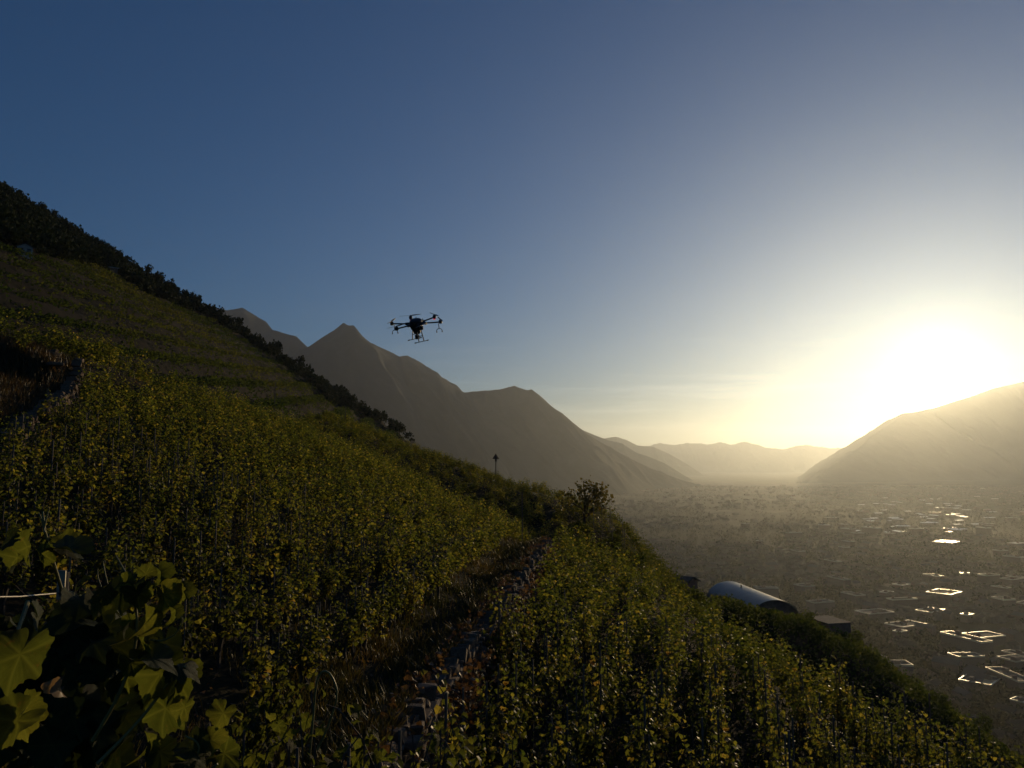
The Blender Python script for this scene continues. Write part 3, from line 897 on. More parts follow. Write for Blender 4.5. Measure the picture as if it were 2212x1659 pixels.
def tree_meshes(rg, h, r, nleaf, lsize, mat, lobes=7, low=.25, lod=False):
    c = crown_points(rg, nleaf, h, r, lobes, low)
    v, q, t, ti = random_leaves(c, rg.uniform(.6, 1.3, nleaf) * lsize, rg, np.clip(rg.normal(.4, .25, nleaf), 0, 1), lod, .3)
    crown = mesh_np('crown', v, [q, t] if lod else [t], mat, tint=ti)
    mb = MB()
    mb.tube([(0, 0, -.6), (rg.normal(0, .04 * h), rg.normal(0, .04 * h), h * .3), (rg.normal(0, .05 * h), rg.normal(0, .05 * h), h * .6), (0, 0, h * .85)], [.045 * h, .032 * h, .02 * h, .006 * h], 6)
    for k in range(6):
        p = c[int(rg.integers(nleaf))]
        z0 = h * rg.uniform(.2, .5)
        mb.tube([(0, 0, z0), (p[0] * .5, p[1] * .5, (z0 + p[2]) / 2 + .05 * h), tuple(p)], [.018 * h, .012 * h, .004 * h], 5)
    return mb.mesh('trunk', M['bark'], smooth=True), crown

FT = [tree_meshes(np.random.default_rng(400 + k), 7.0, 2.9, 150, .95, M['forest']) for k in range(6)]
FTnp = []
for k in range(6):
    rk = np.random.default_rng(420 + k)
    c = crown_points(rk, 64, 6.5, 2.8)
    FTnp.append(random_leaves(c, rk.uniform(.9, 1.7, 64), rk, np.clip(rk.normal(.4, .25, 64), 0, 1), False, .3))
# the wood above the vineyard reads as one mass
X = -rg.uniform(20, 420, 22000); Y = rg.uniform(110, 415, 22000)
k = above_boundary(X, Y) & (X > -.76 * Y) & (X < -.10 * Y)
X, Y = X[k][:3200], Y[k][:3200]; Z = H(X, Y)
parts_ = []
crest = []
for i in range(len(X)):
    if Y[i] > 385 and len(crest) < 90 and rg.random() < .5:
        crest.append(i); continue
    v, q, t, ti = FTnp[int(rg.integers(6))]
    a = rg.uniform(0, 6.28); s_ = rg.uniform(.4, .95)
    parts_.append((np.stack([(v[:, 0] * math.cos(a) - v[:, 1] * math.sin(a)) * s_ + X[i], (v[:, 0] * math.sin(a) + v[:, 1] * math.cos(a)) * s_ + Y[i], v[:, 2] * s_ * rg.uniform(.8, 1.2) + Z[i] - .8], 1), q, t, ti))
v, q, t, ti = join(parts_)
tag(link('hillside_forest', mesh_np('hillside_forest', v, [t], M['forest'], tint=ti)), kind='stuff')
for i in crest:
    tm, cm = FT[int(rg.integers(6))]
    root = empty('broadleaf_tree', (X[i], Y[i], Z[i] - .4), rg.uniform(0, 6.28))
    s_ = rg.uniform(.38, 1.05); root.scale = (s_, s_, s_ * rg.uniform(.8, 1.6))
    tag(root, 'dark bushy tree on the wooded ridge line against the blue sky', 'tree', 'trees along the wooded ridge')
    link('trunk', tm, root); link('crown', cm, root)

M['valley_leaf'] = leaf_mat('valley_leaf', stops=[(0.0, (0.020, 0.020, 0.007)), (0.6, (0.034, 0.031, 0.010)), (1.0, (0.055, 0.045, 0.015))], trans=0.3, tgain=1.4, spec=.05, rough=.9)
M['gravel'] = solid('roof_gravel', (0.07, 0.065, 0.06), .9, var=.3, scale=3)
M['plaster'] = solid('pale_plaster', (0.42, 0.40, 0.37), .9, var=.15, scale=3)
M['dark_plaster'] = solid('brown_plaster', (0.16, 0.105, 0.08), .9, var=.3, scale=2)
M['dark_glass'] = solid('window_glass', (0.02, 0.022, 0.025), .1, var=.1)
M['town_wall'] = solid('town_plaster', (0.14, 0.115, 0.09), .95, spec=.1, var=.3, scale=.2)
M['roof_tile'] = solid('roof_tiles', (0.085, 0.055, 0.038), .95, spec=.1, var=.3, scale=2)
M['roof_stone'] = solid('stone_roof', (0.085, 0.075, 0.068), .9, spec=.15, var=.25, scale=2)
M['sheet_roof'] = solid('metal_sheet_roof', (0.36, 0.36, 0.36), .30, metal=.85, var=.12, scale=.8)
M['zinc'] = solid('zinc_edge', (0.42, 0.40, 0.37), .34, metal=.9, var=.1, scale=2)
M['gravel_roof'] = solid('flat_roof', (0.075, 0.066, 0.058), .85, spec=.2, var=.3, scale=.7)

def gable_house(name, w, d, h, rise, wall_mat, roof_mat, over=.4, chimney=True, windows=0):
    root = empty(name)
    mb = MB()
    x, y = w / 2, d / 2
    mb._add([(-x, -y, -4), (x, -y, -4), (x, y, -4), (-x, y, -4), (-x, -y, h), (x, -y, h), (x, y, h), (-x, y, h), (0, -y, h + rise), (0, y, h + rise)],
            [(0, 1, 5, 8, 4), (2, 3, 7, 9, 6), (1, 2, 6, 5), (3, 0, 4, 7), (3, 2, 1, 0)])
    mb.build('wall', wall_mat, root)
    rb = MB()
    for s in (-1, 1):
        e = Vector((s * (x + over), 0, h - rise * over / x)); r = Vector((0, 0, h + rise)); t = Vector((0, 0, .18))
        pts = [e + Vector((0, -y - over, 0)), e + Vector((0, y + over, 0)), r + Vector((0, y + over, 0)), r + Vector((0, -y - over, 0))]
        rb._add([p + t * .1 for p in pts] + [p + t for p in pts], [(0, 1, 2, 3), (7, 6, 5, 4), (0, 4, 5, 1), (1, 5, 6, 2), (2, 6, 7, 3), (3, 7, 4, 0)])
    ro = rb.build('roof', roof_mat, root)
    if chimney:
        MB().box((x * .4, y * .3, h + rise * .9), (.7, .7, 1.6)).build('chimney', wall_mat, ro)
    for k in range(windows):
        f = MB().box((-x + (k + .5) * w / windows, -y - .03, h * .55), (.95, .08, 1.25)).build('window', M['town_wall'], root)
        MB().box((-x + (k + .5) * w / windows, -y - .08, h * .55), (.75, .04, 1.05)).build('pane', M['dark_glass'], f)
    return root

def place(root, loc, rz, label, cat, group=None):
    root.location = loc; root.rotation_euler = (0, 0, rz)
    return tag(root, label, cat, group)

def ground_at(px, py, D0, D1):
    """first ground point met by the ray of a pixel"""
    Ds = np.linspace(D0, D1, 600); r = ray(px, py)
    z = H(r.x * Ds, Ds)
    hit = np.where(z > r.z * Ds)[0]
    D = Ds[hit[0]] if len(hit) else D1
    return Vector((r.x * D, D, H1(r.x * D, D)))
g = ground_at(53, 549, 120, 390)
g.z -= .9
place(gable_house('hill_house', 3.6, 3.2, 2.2, .9, M['plaster'], M['roof_stone'], chimney=False, windows=2), g, .60, 'small pale house with two windows among the trees above the far vineyard', 'house')
g = ground_at(243, 592, 120, 390)
place(gable_house('vineyard_hut', 4.4, 3.0, 2.2, .5, M['dark_plaster'], M['sheet_roof'], chimney=False), g, -.9, 'hut with a pale shiny roof at the upper edge of the far vineyard', 'hut')

# ------------------------------------------------------------------ poles, railing, tree on the knoll
def pole(px, py_top, D, h, r, label, name='wooden_pole', cat='pole'):
    t = P(px, py_top, D)
    root = empty(name, (t.x, t.y, t.z - h)); tag(root, label, cat)
    MB().tube([(0, 0, -.5), (0, 0, h)], [r, r * .75], 7).build('post', M['wood'], root)
    return root, h
pole(595, 826, 190, 6.5, .12, 'thin wooden pole standing in the far vineyard')
r_, h_ = pole(747, 878, 66, 4.0, .035, 'slender bare stake rising above the vine rows near the dark wood')
r_, h_ = pole(1071, 990, 69, 3.4, .05, 'post with a small pointed dark cap above the vineyard skyline', 'capped_post', 'post')
cap = MB().lathe([(.02, h_ + .42), (.10, h_ + .28), (.30, h_ - .02), (.28, h_ - .06)], n=10).build('cap', M['bark'], r_)
MB().box((0, 0, h_ - .17), (.16, .16, .24)).build('box', M['bark'], r_)
pole(1128, 1062, 40, 1.9, .03, 'bare vine stake on the crest at the end of the path')

root = empty('metal_railing', (P(1278, 1140, 52)))
tag(root, 'thin metal railing stepping down the slope beside the round tree', 'railing')
o0 = root.location
rp = []
for px, py in ((1282, 1092), (1300, 1094), (1318, 1100), (1322, 1118), (1345, 1128), (1349, 1142)):
    rp.append(P(px, py, 55) - Vector(o0))
for p in rp: MB().tube([p + Vector((0, 0, -1.6)), p], .025, 5).build('post', M['wood'], root)
for dz in (0, -.5):
    for seg in (rp[:3], rp[3:5]):
        MB().tube([p + Vector((0, 0, dz)) for p in seg], .02, 5).build('rail', M['wood'], root)

rk = np.random.default_rng(77)
tm, cm = tree_meshes(rk, 3.6, 2.25, 720, .20, leaf_mat('tree_leaf', stops=[(0, (.03, .035, .012)), (.6, (.06, .055, .018)), (1, (.10, .075, .025))], trans=.5, tgain=2.2), lobes=22, low=.36, lod=True)
b = P(1262, 1118, 58)
root = empty('round_tree', (b.x, b.y, b.z - .9)); tag(root, 'small round tree with an airy crown on the brow of the hill', 'tree')
link('trunk', tm, root); link('crown', cm, root)

# ------------------------------------------------------------------ shrubs on the banks to the right
SH = []
for k in range(5):
    rk = np.random.default_rng(500 + k)
    nl = 420
    c = crown_points(rk, nl, 2.0, 1.3, 6, .08)
    v, q, t, ti = random_leaves(c, rk.uniform(.10, .24, nl), rk, np.clip(rk.normal(.45, .2, nl), 0, 1), True, .4)
    st = MB()
    for j in range(5):
        p = c[int(rk.integers(nl))]; st.tube([(0, 0, -.3), (p[0] * .4, p[1] * .4, p[2] * .5), tuple(p)], [.035, .02, .008], 4)
    SH.append((st.mesh('stem', M['bark'], True), mesh_np('foliage', v, [q, t], M['far_leaf'], tint=ti)))
rk = np.random.default_rng(91)
def shrub(x, y, s_, label, group, z=None):
    sm, fm = SH[int(rk.integers(5))]
    root = empty('shrub', (x, y, H1(x, y) - .1 if z is None else z), rk.uniform(0, 6.28)); root.scale = (s_, s_, s_ * rk.uniform(.8, 1.2))
    tag(root, label, 'shrub', group)
    link('stem', sm, root); f = link('foliage', fm, root); f['kind'] = 'stuff'
for k in range(70):                                     # bank under the lower vineyard
    y = rk.uniform(24, 62); x = path_x(y) + float(np.interp(y, [19, 21, 24.5, 29, 38, 44, 52, 75], [14.5, 13.5, 11.3, 10.3, 7.5, 7.3, 9.8, 9.8])) + rk.uniform(.6, 6)
    if not below_brow(x, y, H1(x, y) + 1.7): continue
    shrub(x, y, rk.uniform(.5, .85), 'dark shrub on the steep bank below the lower vine rows', 'shrubs on the bank below the vineyard')
for k in range(26):                                     # behind the barn and the flat-roofed house
    px = rk.uniform(1690, 2120); t_ = (px - 1690) / 430
    D = rk.uniform(84, 118)
    g = P(px, 1300 + 245 * t_ + rk.uniform(5, 75), D)
    shrub(g.x, g.y, rk.uniform(1.0, 1.9), 'dark hedge shrub on the falling slope beyond the barrel roofed barn', 'hedge shrubs beyond the barn', z=g.z - 2.0)
for k in range(10):
    D = rk.uniform(46, 60); px = rk.uniform(1200, 1380)
    x = (px - CX) / FPX * D
    shrub(x, D, rk.uniform(.45, .7), 'low shrub among the vines under the small round tree', 'shrubs under the round tree')

# a spur of ground carrying the barn and the house beyond the lower vineyard
def spur_z(x, y):
    px = CX + FPX * x / y
    return y * np.interp(px, [1380, 1500, 1600, 1700, 1830, 2000, 2250], [-.150, -.175, -.196, -.212, -.245, -.315, -.43])
sx, sy = np.meshgrid(np.linspace(.16, .70, 60), np.linspace(74, 122, 40))
SXw = sx * sy; SZ = spur_z(SXw, sy) + fbm(SXw / 4, sy / 4, 3, 51) * .5
edge = np.maximum(ss(112, 122, sy), 0)
SZ = SZ - edge * 16 - ss(84, 74, sy) * 9
tag(link('hillside', mesh_np('hillside', np.stack([SXw, sy, SZ], -1).reshape(-1, 3), grid_faces(40, 60), M['soil'], True)), kind='structure')

n = 2600
u_ = rk.uniform(.26, .69, n); D = rk.uniform(78, 113, n); X = u_ * D; Z = spur_z(X, D) + fbm(X / 4, D / 4, 3, 51) * .5 - ss(84, 74, D) * 9
m_ = 14
c = np.stack([np.repeat(X, m_) + rk.normal(0, .45, n * m_), np.repeat(D, m_) + rk.normal(0, .45, n * m_), np.repeat(Z, m_) + rk.uniform(.1, 1.6, n * m_)], 1)
v, q, t, ti = random_leaves(c, rk.uniform(.2, .45, n * m_), rk, np.clip(rk.normal(.62, .2, n * m_), 0, 1), False, .5)
tag(link('bank_vines', mesh_np('bank_vines', v, [t], M['far_leaf'], tint=ti)), kind='stuff')

# ------------------------------------------------------------------ barrel-vaulted barn
A_, B_ = P(1574, 1248, 113), P(1672, 1290, 98)
ax_ = Vector((A_.x - B_.x, A_.y - B_.y, 0)); Ln = ax_.length; ang = math.atan2(ax_.y, ax_.x)
root = empty('barn', ((A_.x + B_.x) / 2, (A_.y + B_.y) / 2, (A_.z + B_.z) / 2 - 5.4), ang)
tag(root, 'long barn with a grey barrel vault roof half hidden behind the vines', 'barn')
rw, rh, eh = 3.3, 2.5, 2.5
M['vault'] = solid('vault_sheet', (0.19, 0.165, 0.14), .42, metal=.15, spec=.5, var=.12, scale=.9)
prof = [(rw * math.cos(t), eh + rh * math.sin(t)) for t in np.linspace(0, math.pi, 25)]
vb = MB(); n = len(prof)
vv = [(x, p[0] * k, eh + (p[1] - eh) * k) for x in (-Ln / 2 - .25, Ln / 2 + .25) for k in (1.0, .965) for p in prof]
ff = []
for i in range(n - 1):
    ff += [(i, i + 1, 2 * n + i + 1, 2 * n + i), (n + i + 1, n + i, 3 * n + i, 3 * n + i + 1), (i + 1, i, n + i, n + i + 1), (2 * n + i, 2 * n + i + 1, 3 * n + i + 1, 3 * n + i)]
ff += [(0, 2 * n, 3 * n, n), (n - 1, 2 * n - 1, 4 * n - 1, 3 * n - 1)]
vb._add(vv, ff).build('vault_roof', M['vault'], root, smooth=True)
for s in (-1, 1):
    MB().box((0, s * (rw - .2), eh / 2 - 1.5), (Ln, .3, eh + 3)).build('wall', M['dark_plaster'], root)
    g = MB(); pts = [(s * (Ln / 2 - .15), p[0] * .955, eh + (p[1] - eh) * .955) for p in prof] + [(s * (Ln / 2 - .15), -rw * .95, -3), (s * (Ln / 2 - .15), rw * .95, -3)]
    pts2 = [(x - s * .2, y, z) for x, y, z in pts]; m_ = len(pts)
    g._add(pts + pts2, [tuple(range(m_)), tuple(range(2 * m_ - 1, m_ - 1, -1))] + [(i, (i + 1) % m_, m_ + (i + 1) % m_, m_ + i) for i in range(m_)])
    g.build('gable_wall', M['dark_plaster'], root)
MB().tube([(2.2, .3, eh + rh - .05), (2.2, .3, eh + rh + .35)], .09, 8).build('vent_pipe', M['bark'], root)
for k in range(9):
    px = 1600 + k * 12 + rk.uniform(-5, 5); D = rk.uniform(88, 94)
    g = P(px, 1338 + .30 * (px - 1600), D)
    shrub(g.x, g.y, rk.uniform(.9, 1.4), 'dark bushy shrub growing in front of the barrel roofed barn', 'shrubs in front of the barn', z=g.z - 1.6)
# flat-roofed house by the barn
B_ = P(1804, 1346, 92)
root = empty('flat_roofed_house', (B_.x, B_.y + 2, B_.z - 3.2), .25); tag(root, 'small dark house with a pale flat roof edge below the barn', 'house')
MB().box((0, 0, 0), (3.0, 4.2, 6.2)).build('wall', M['dark_plaster'], root)
MB().box((0, 0, 3.17), (3.2, 4.4, .14)).build('roof', M['gravel'], root)
for k in range(3): MB().box((-.9 + k * .9, -2.13, 1.0), (.6, .06, 1.0)).build('window', M['dark_glass'], root)
g = P(1470, 1250, 120)
place(gable_house('garden_shed', 4.2, 3.6, 2.0, .7, M['dark_plaster'], M['roof_stone'], chimney=False), (g.x, g.y, g.z - 2.4), .9, 'small shed with a pale roof showing over the vines left of the barn', 'shed')

# ------------------------------------------------------------------ the town on the valley floor
ROOF_H = 9.0
def floor_point(px, py, h=ROOF_H):
    r = ray(px, py); D = (FLOOR + h) / r.z
    return Vector((r.x * D, D, FLOOR))
def flat_block(w, d, h, sheet=None, units=2, rk=None, edge=.55):
    root = empty('flat_roofed_building')
    MB().box((0, 0, h / 2 - 1), (w, d, h + 2)).build('wall', M['dark_plaster'], root)
    MB().box((0, 0, h + .1), (w - .4, d - .4, .2)).build('roof', sheet or M['gravel_roof'], root)
    for s in (-1, 1):
        MB().box((s * (w / 2 - edge / 2), 0, h + .55), (edge, d, 1.1)).build('parapet', M['zinc'], root)
        MB().box((0, s * (d / 2 - edge / 2), h + .55), (w - 2 * edge - .01, edge, 1.1)).build('parapet', M['zinc'], root)
    for k in range(units):
        MB().box((rk.uniform(-.3, .3) * w, rk.uniform(-.3, .3) * d, h + 1.3), (rk.uniform(2, 5), rk.uniform(2, 5), 2.4)).build('rooftop_unit', M['dark_plaster'], root)
    return root
rk = np.random.default_rng(123)
M['sunlit_roof'] = solid('sunlit_roof_gold', (0.40, 0.28, 0.13), .62, metal=.35, var=.15, scale=.5)  # gold colour standing in for sunlight on part of a roof
FLATS = [ # px, py, width px, depth ratio, rot, sheet, label
    (2117, 1467, 100, .75, .78, 'gravel_roof', 'flat roofed block with a golden sunlit roof patch, nearest at the foot of the slope'),
    (2039, 1279, 76, .8, .70, 'gravel_roof', 'flat roofed hall with a half sunlit roof in the middle of the town'),
    (2009, 1318, 70, .6, .6, 'gravel_roof', 'flat roofed block with a bright outlined roof and one glinting corner'),
    (1889, 1321, 84, .6, .35, 'gravel_roof', 'two-part flat roofed block outlined by thin bright roof edges'),
    (1956, 1348, 94, .6, .45, 'gravel_roof', 'broad flat roofed block with thin bright edges below the two-part block'),
    (2117, 1372, 112, .5, .3, 'gravel_roof', 'long flat roofed block with a broken glittering roof edge'),
    (2044, 1170, 58, .8, .7, 'sheet_roof', 'roof covered by rows of glaring panels in the middle distance'),
    (2196, 1173, 44, .6, .5, 'sheet_roof', 'roof shining golden at the right edge of the picture'),
    (2089, 1327, 30, .7, .5, 'gravel_roof', 'small flat roof with a bright outline beside the glinting corner block'),
    (2084, 1238, 28, .4, .5, 'gravel_roof', 'small roof shining white above the half sunlit hall'),
    (1947, 1262, 40, .7, .6, 'gravel_roof', 'dim flat roof with a faint outline left of the half sunlit hall'),
    (1915, 1279, 34, .7, .7, 'gravel_roof', 'dim flat roof with a single bright edge line'),
    (2053, 1097, 52, .25, .05, 'sheet_roof', 'long industrial roof glaring white in the far town'),
    (2056, 1112, 30, .3, .1, 'sheet_roof', 'short glaring roof just below the long industrial roof'),
    (2020, 1106, 30, .3, .1, 'sheet_roof', 'narrow shining roof left of the short glaring roof'),
    (2132, 1100, 18, .4, .1, 'sheet_roof', 'small shining roof right of the long industrial roof'),
    (1884, 1126, 18, .4, .3, 'sheet_roof', 'small pale roof far out on the left of the glaring roofs'),
    (2203, 1512, 40, .8, .6, 'gravel_roof', 'flat roof corner with bright edges at the right picture edge'),
    (1944, 1363, 34, .6, .5, 'gravel_roof', 'small low roof with bright edges under the broad block'),
    (2042, 1141, 12, .5, .4, 'sheet_roof', 'tiny glinting roof above the panel covered roof'),
    (2062, 1140, 12, .5, .3, 'sheet_roof', 'tiny glinting roof right of its twin above the panels'),
    (1795, 1118, 30, .4, .2, 'roof_stone', 'pale long roof in the haze left of the glaring roofs'),
    (1426, 1216, 30, .4, .3, 'roof_stone', 'pale long roof close behind the crest of the lower vines'),
    (1640, 1168, 16, .8, .9, 'roof_stone', 'pale pointed roof in the dim middle of the valley'),
]
for px, py, w, dr, rz, sh, lab in FLATS:
    g = floor_point(px, py); wm = w * (g.y / FPX) * .80
    ro = flat_block(wm, wm * dr, ROOF_H - .3, M[sh], 2 if w > 50 else 1, rk, edge=.22 + .0004 * g.y)
    place(ro, g, rz, lab, 'building')
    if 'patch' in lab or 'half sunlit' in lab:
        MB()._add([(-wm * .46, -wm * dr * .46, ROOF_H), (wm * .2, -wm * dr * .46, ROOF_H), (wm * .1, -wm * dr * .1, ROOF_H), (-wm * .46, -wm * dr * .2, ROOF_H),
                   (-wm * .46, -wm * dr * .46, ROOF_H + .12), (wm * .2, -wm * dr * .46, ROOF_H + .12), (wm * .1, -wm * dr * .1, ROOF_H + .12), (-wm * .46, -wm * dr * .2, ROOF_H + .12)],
                  [(3, 2, 1, 0), (4, 5, 6, 7), (0, 1, 5, 4), (1, 2, 6, 5), (2, 3, 7, 6), (3, 0, 4, 7)]).build('sunlit_patch', M['sunlit_roof'], ro)  # thin gold sheet painted as the patch of sun on the roof
    if 'panels' in lab:
        for i in range(7):
            o = MB().box((-wm * .36 + i * wm * .12, 0, ROOF_H + .9), (wm * .075, wm * dr * .8, .12)).build('solar_panel', M['zinc'], ro)
# more flat-roofed blocks of the town
bk = [flat_block(26, 14, 12, None, 1, rk, .2), flat_block(18, 15, 9, None, 1, rk, .18), flat_block(40, 13, 10, None, 2, rk, .2)]
bu = [False] * 3
def copy_tree(o, parent=None):
    c = o.copy(); COL.objects.link(c)
    if parent: c.parent = parent
    for ch in o.children: copy_tree(ch, c)
    return c
cnt = 0
while cnt < 54:
    py = 1105 + 380 * rk.random() ** 2.0; px = rk.uniform(1560, 2230)
    g = floor_point(px, py, 9)
    if H1(g.x, g.y) > FLOOR - 1 or any(abs(px - f[0]) < 62 and abs(py - f[1]) < 16 for f in FLATS): continue
    k = int(rk.integers(3)); ro = copy_tree(bk[k]) if bu[k] else bk[k]; bu[k] = True
    s_ = rk.uniform(.8, 1.25); ro.scale = (s_, s_, s_ * rk.uniform(.8, 1.5))
    z_ = 'near the foot of the slope' if g.y < 1000 else ('in the middle of the hazy town' if g.y < 1700 else 'far out in the hazy town')
    place(ro, g, rk.choice([.3, 1.87]) + rk.normal(0, .18), ('dim oblong flat roofed block ', 'dim square flat roofed block ', 'dim long narrow flat roofed block ')[k] + z_, 'building', ('oblong', 'square', 'long narrow')[k] + ' flat roofed blocks ' + z_)
    cnt += 1
# gabled houses and sheds: a few kinds, many copies
kinds = [gable_house('gabled_house', 9, 12, 6, 2.4, M['town_wall'], M['roof_tile']), gable_house('gabled_house', 11, 16, 8, 2.6, M['dark_plaster'], M['roof_stone']),
         gable_house('gabled_house', 14, 30, 6, 1.0, M['town_wall'], M['sheet_roof'], chimney=False), gable_house('gabled_house', 8, 10, 5, 2.2, M['dark_plaster'], M['roof_tile'])]
def copy_tree(o, parent=None):
    c = o.copy(); COL.objects.link(c)
    if parent: c.parent = parent
    for ch in o.children: copy_tree(ch, c)
    return c
used = [False] * 4
cnt = 0
while cnt < 285:
    py = 1054 + 560 * rk.random() ** 2.1; px = rk.uniform(1330, 2240)
    glint = cnt >= 225
    if glint: py = rk.uniform(1072, 1150); px = rk.normal(2020, 110)
    g = floor_point(px, py, 6)
    if H1(g.x, g.y) > FLOOR - 1 or g.y > 6500: continue
    clump = fbm(g.x / 330, g.y / 330, 3, 88)
    if not glint and clump < -.05 + .25 * (px < 1700) : continue
    k = 2 if glint else int(rk.choice(4, p=[.36, .34, .02, .28]))
    if used[k]: ro = copy_tree(kinds[k])
    else: ro = kinds[k]; used[k] = True
    s_ = rk.uniform(.85, 1.35)
    ro.scale = (s_, s_, s_)
    zone = 'near the foot of the slope' if g.y < 1000 else ('in the middle of the hazy town' if g.y < 2000 else 'far out in the haze of the valley')
    lab = {0: 'small brown roofed house with lighter walls ' + zone, 1: 'dark walled house with a greyish roof ' + zone,
           2: 'long low shed with a glinting metal roof ' + zone, 3: 'little dark walled house with a brown roof ' + zone}[k]
    place(ro, g, rk.choice([.3, 1.87]) + rk.normal(0, .3), lab, 'house', ('pale houses', 'stone roofed houses', 'metal roofed sheds', 'little dark houses')[k] + ' ' + zone)
    cnt += 1
# trees and orchards of the valley: uncounted dark clumps
n = 26000
py = 1052 + 600 * rk.random(n) ** 2.0; px = rk.uniform(1290, 2300, n)
rz_ = np.array([ray(a, b)[:] for a, b in zip(px, py)])
D = FLOOR / rz_[:, 2]; X = rz_[:, 0] * D; Y = D
k = (D < 9000) & (H(np.minimum(X, 330), np.minimum(Y, 560)) < FLOOR + 2) & (fbm(X / 160, Y / 260, 3, 45) > -.3)
X, Y = X[k], Y[k]; n = len(X); m_ = 6
sz = rk.uniform(2.2, 4.6, n)
c = np.stack([np.repeat(X, m_) + rk.normal(0, 1.6, n * m_), np.repeat(Y, m_) + rk.normal(0, 1.6, n * m_), FLOOR + np.repeat(sz, m_) * rk.uniform(.2, 1.9, n * m_)], 1)
v, q, t, ti = random_leaves(c, np.repeat(sz, m_) * rk.uniform(.6, 1.2, n * m_), rk, rk.random(n * m_), False, .4)
tag(link('valley_trees', mesh_np('valley_trees', v, [t], M['valley_leaf'], tint=ti)), kind='stuff')

# the mass of small houses too far and too many to tell apart
n = 2600
py = 1050 + 420 * rk.random(n) ** 2.2; px = rk.uniform(1300, 2290, n)
rz_ = np.array([ray(a, b)[:] for a, b in zip(px, py)])
D = FLOOR / rz_[:, 2]; X = rz_[:, 0] * D; Y = D
k = (D < 6500) & (D > 900) & (H(np.minimum(X, 330), np.minimum(Y, 560)) < FLOOR + 2) & (fbm(X / 330, Y / 330, 3, 88) > -.12)
X, Y = X[k], Y[k]; n = len(X)
w = rk.uniform(4, 8, n); d_ = rk.uniform(5, 13, n); h = rk.uniform(4.5, 9, n); rs = rk.uniform(1.2, 2.8, n); a = rk.choice([.3, 1.87], n) + rk.normal(0, .2, n)
ca, sa = np.cos(a), np.sin(a)
def corner(sx, sy, z): return np.stack([X + sx * w * ca - sy * d_ * sa, Y + sx * w * sa + sy * d_ * ca, FLOOR + z], 1)
z0 = np.full(n, -2.0)
Vt = np.stack([corner(-1, -1, z0), corner(1, -1, z0), corner(1, 1, z0), corner(-1, 1, z0), corner(-1, -1, h), corner(1, -1, h), corner(1, 1, h), corner(-1, 1, h), corner(0, -1, h + rs), corner(0, 1, h + rs)], 1).reshape(-1, 3)
bs = (np.arange(n) * 10)[:, None, None]
Q = (np.array([(0, 1, 5, 4), (2, 3, 7, 6), (1, 2, 6, 5), (3, 0, 4, 7), (5, 6, 9, 8), (7, 4, 8, 9)])[None] + bs).reshape(-1, 4)
T = (np.array([(4, 5, 8), (6, 7, 9)])[None] + bs).reshape(-1, 3)
mi = np.concatenate([np.tile([0, 0, 0, 0, 1, 1], n), np.zeros(2 * n, int)])
tag(link('town_houses', mesh_np('town_houses', Vt, [Q, T], [M['town_wall'], M['roof_tile']], mat_index=mi)), kind='stuff')

# ------------------------------------------------------------------ spraying drone
M['drone'] = solid('drone_black', (0.018, 0.019, 0.021), .45, var=.15, scale=20)
M['drone_grey'] = solid('drone_grey', (0.05, 0.052, 0.055), .5, var=.2, scale=20)
M['blade'] = solid('rotor_blade', (0.015, 0.015, 0.016), .35, var=.1)
m, n, l, out = new_mat('red_lamp')
e = n.new('ShaderNodeEmission'); e.inputs['Color'].default_value = (1.0, .05, .05, 1); e.inputs['Strength'].default_value = 1.1
l.new(e.outputs[0], out.inputs['Surface']); M['red_lamp'] = m
dc = P(899, 700, 28)
drone = empty('spraying_drone', dc)
drone.rotation_euler = (Matrix.Rotation(R(-5.2), 4, 'Y') @ Matrix.Rotation(R(24), 4, 'X')).to_euler()
tag(drone, 'black six-armed spraying drone hovering in the sky with nozzles hanging from two arms', 'drone')
RM, YAW = .94, -13
body = MB()
body.lathe([(.06, .20), (.16, .195), (.235, .14), (.255, .04), (.245, -.08), (.20, -.19), (.15, -.24), (.06, -.26)], n=10, q=Matrix.Rotation(R(YAW), 3, 'Z'))
body.build('body', M['drone'], drone, smooth=True, bevel=0)
tk = MB().lathe([(.06, -.22), (.15, -.24), (.145, -.31), (.10, -.37), (.03, -.38)], n=12).build('tank', M['drone_grey'], drone, smooth=True)
MB().box((-.02, 0, -.49), (.155, .15, .15), Matrix.Rotation(R(12), 3, 'Z')).build('pump', M['drone'], drone, bevel=.012)
MB().tube([(-.02, 0, -.37), (-.02, 0, -.43)], .03, 8).build('pipe', M['drone'], drone)
MB().lathe([(.035, -.045), (.05, -.03), (.05, .03), (.035, .045)], (.23, -.30, -.12), 10).build('radar', M['drone'], drone)
for x_, y_, z_ in ((.02, .05, .16), (.25, .06, .08)):
    MB().tube([(x_, y_, z_), (x_, y_, z_ + .10)], [.016, .012], 6).build('antenna', M['drone'], drone)
blade_ang = [105, 118, 2, 75, 40, 65]
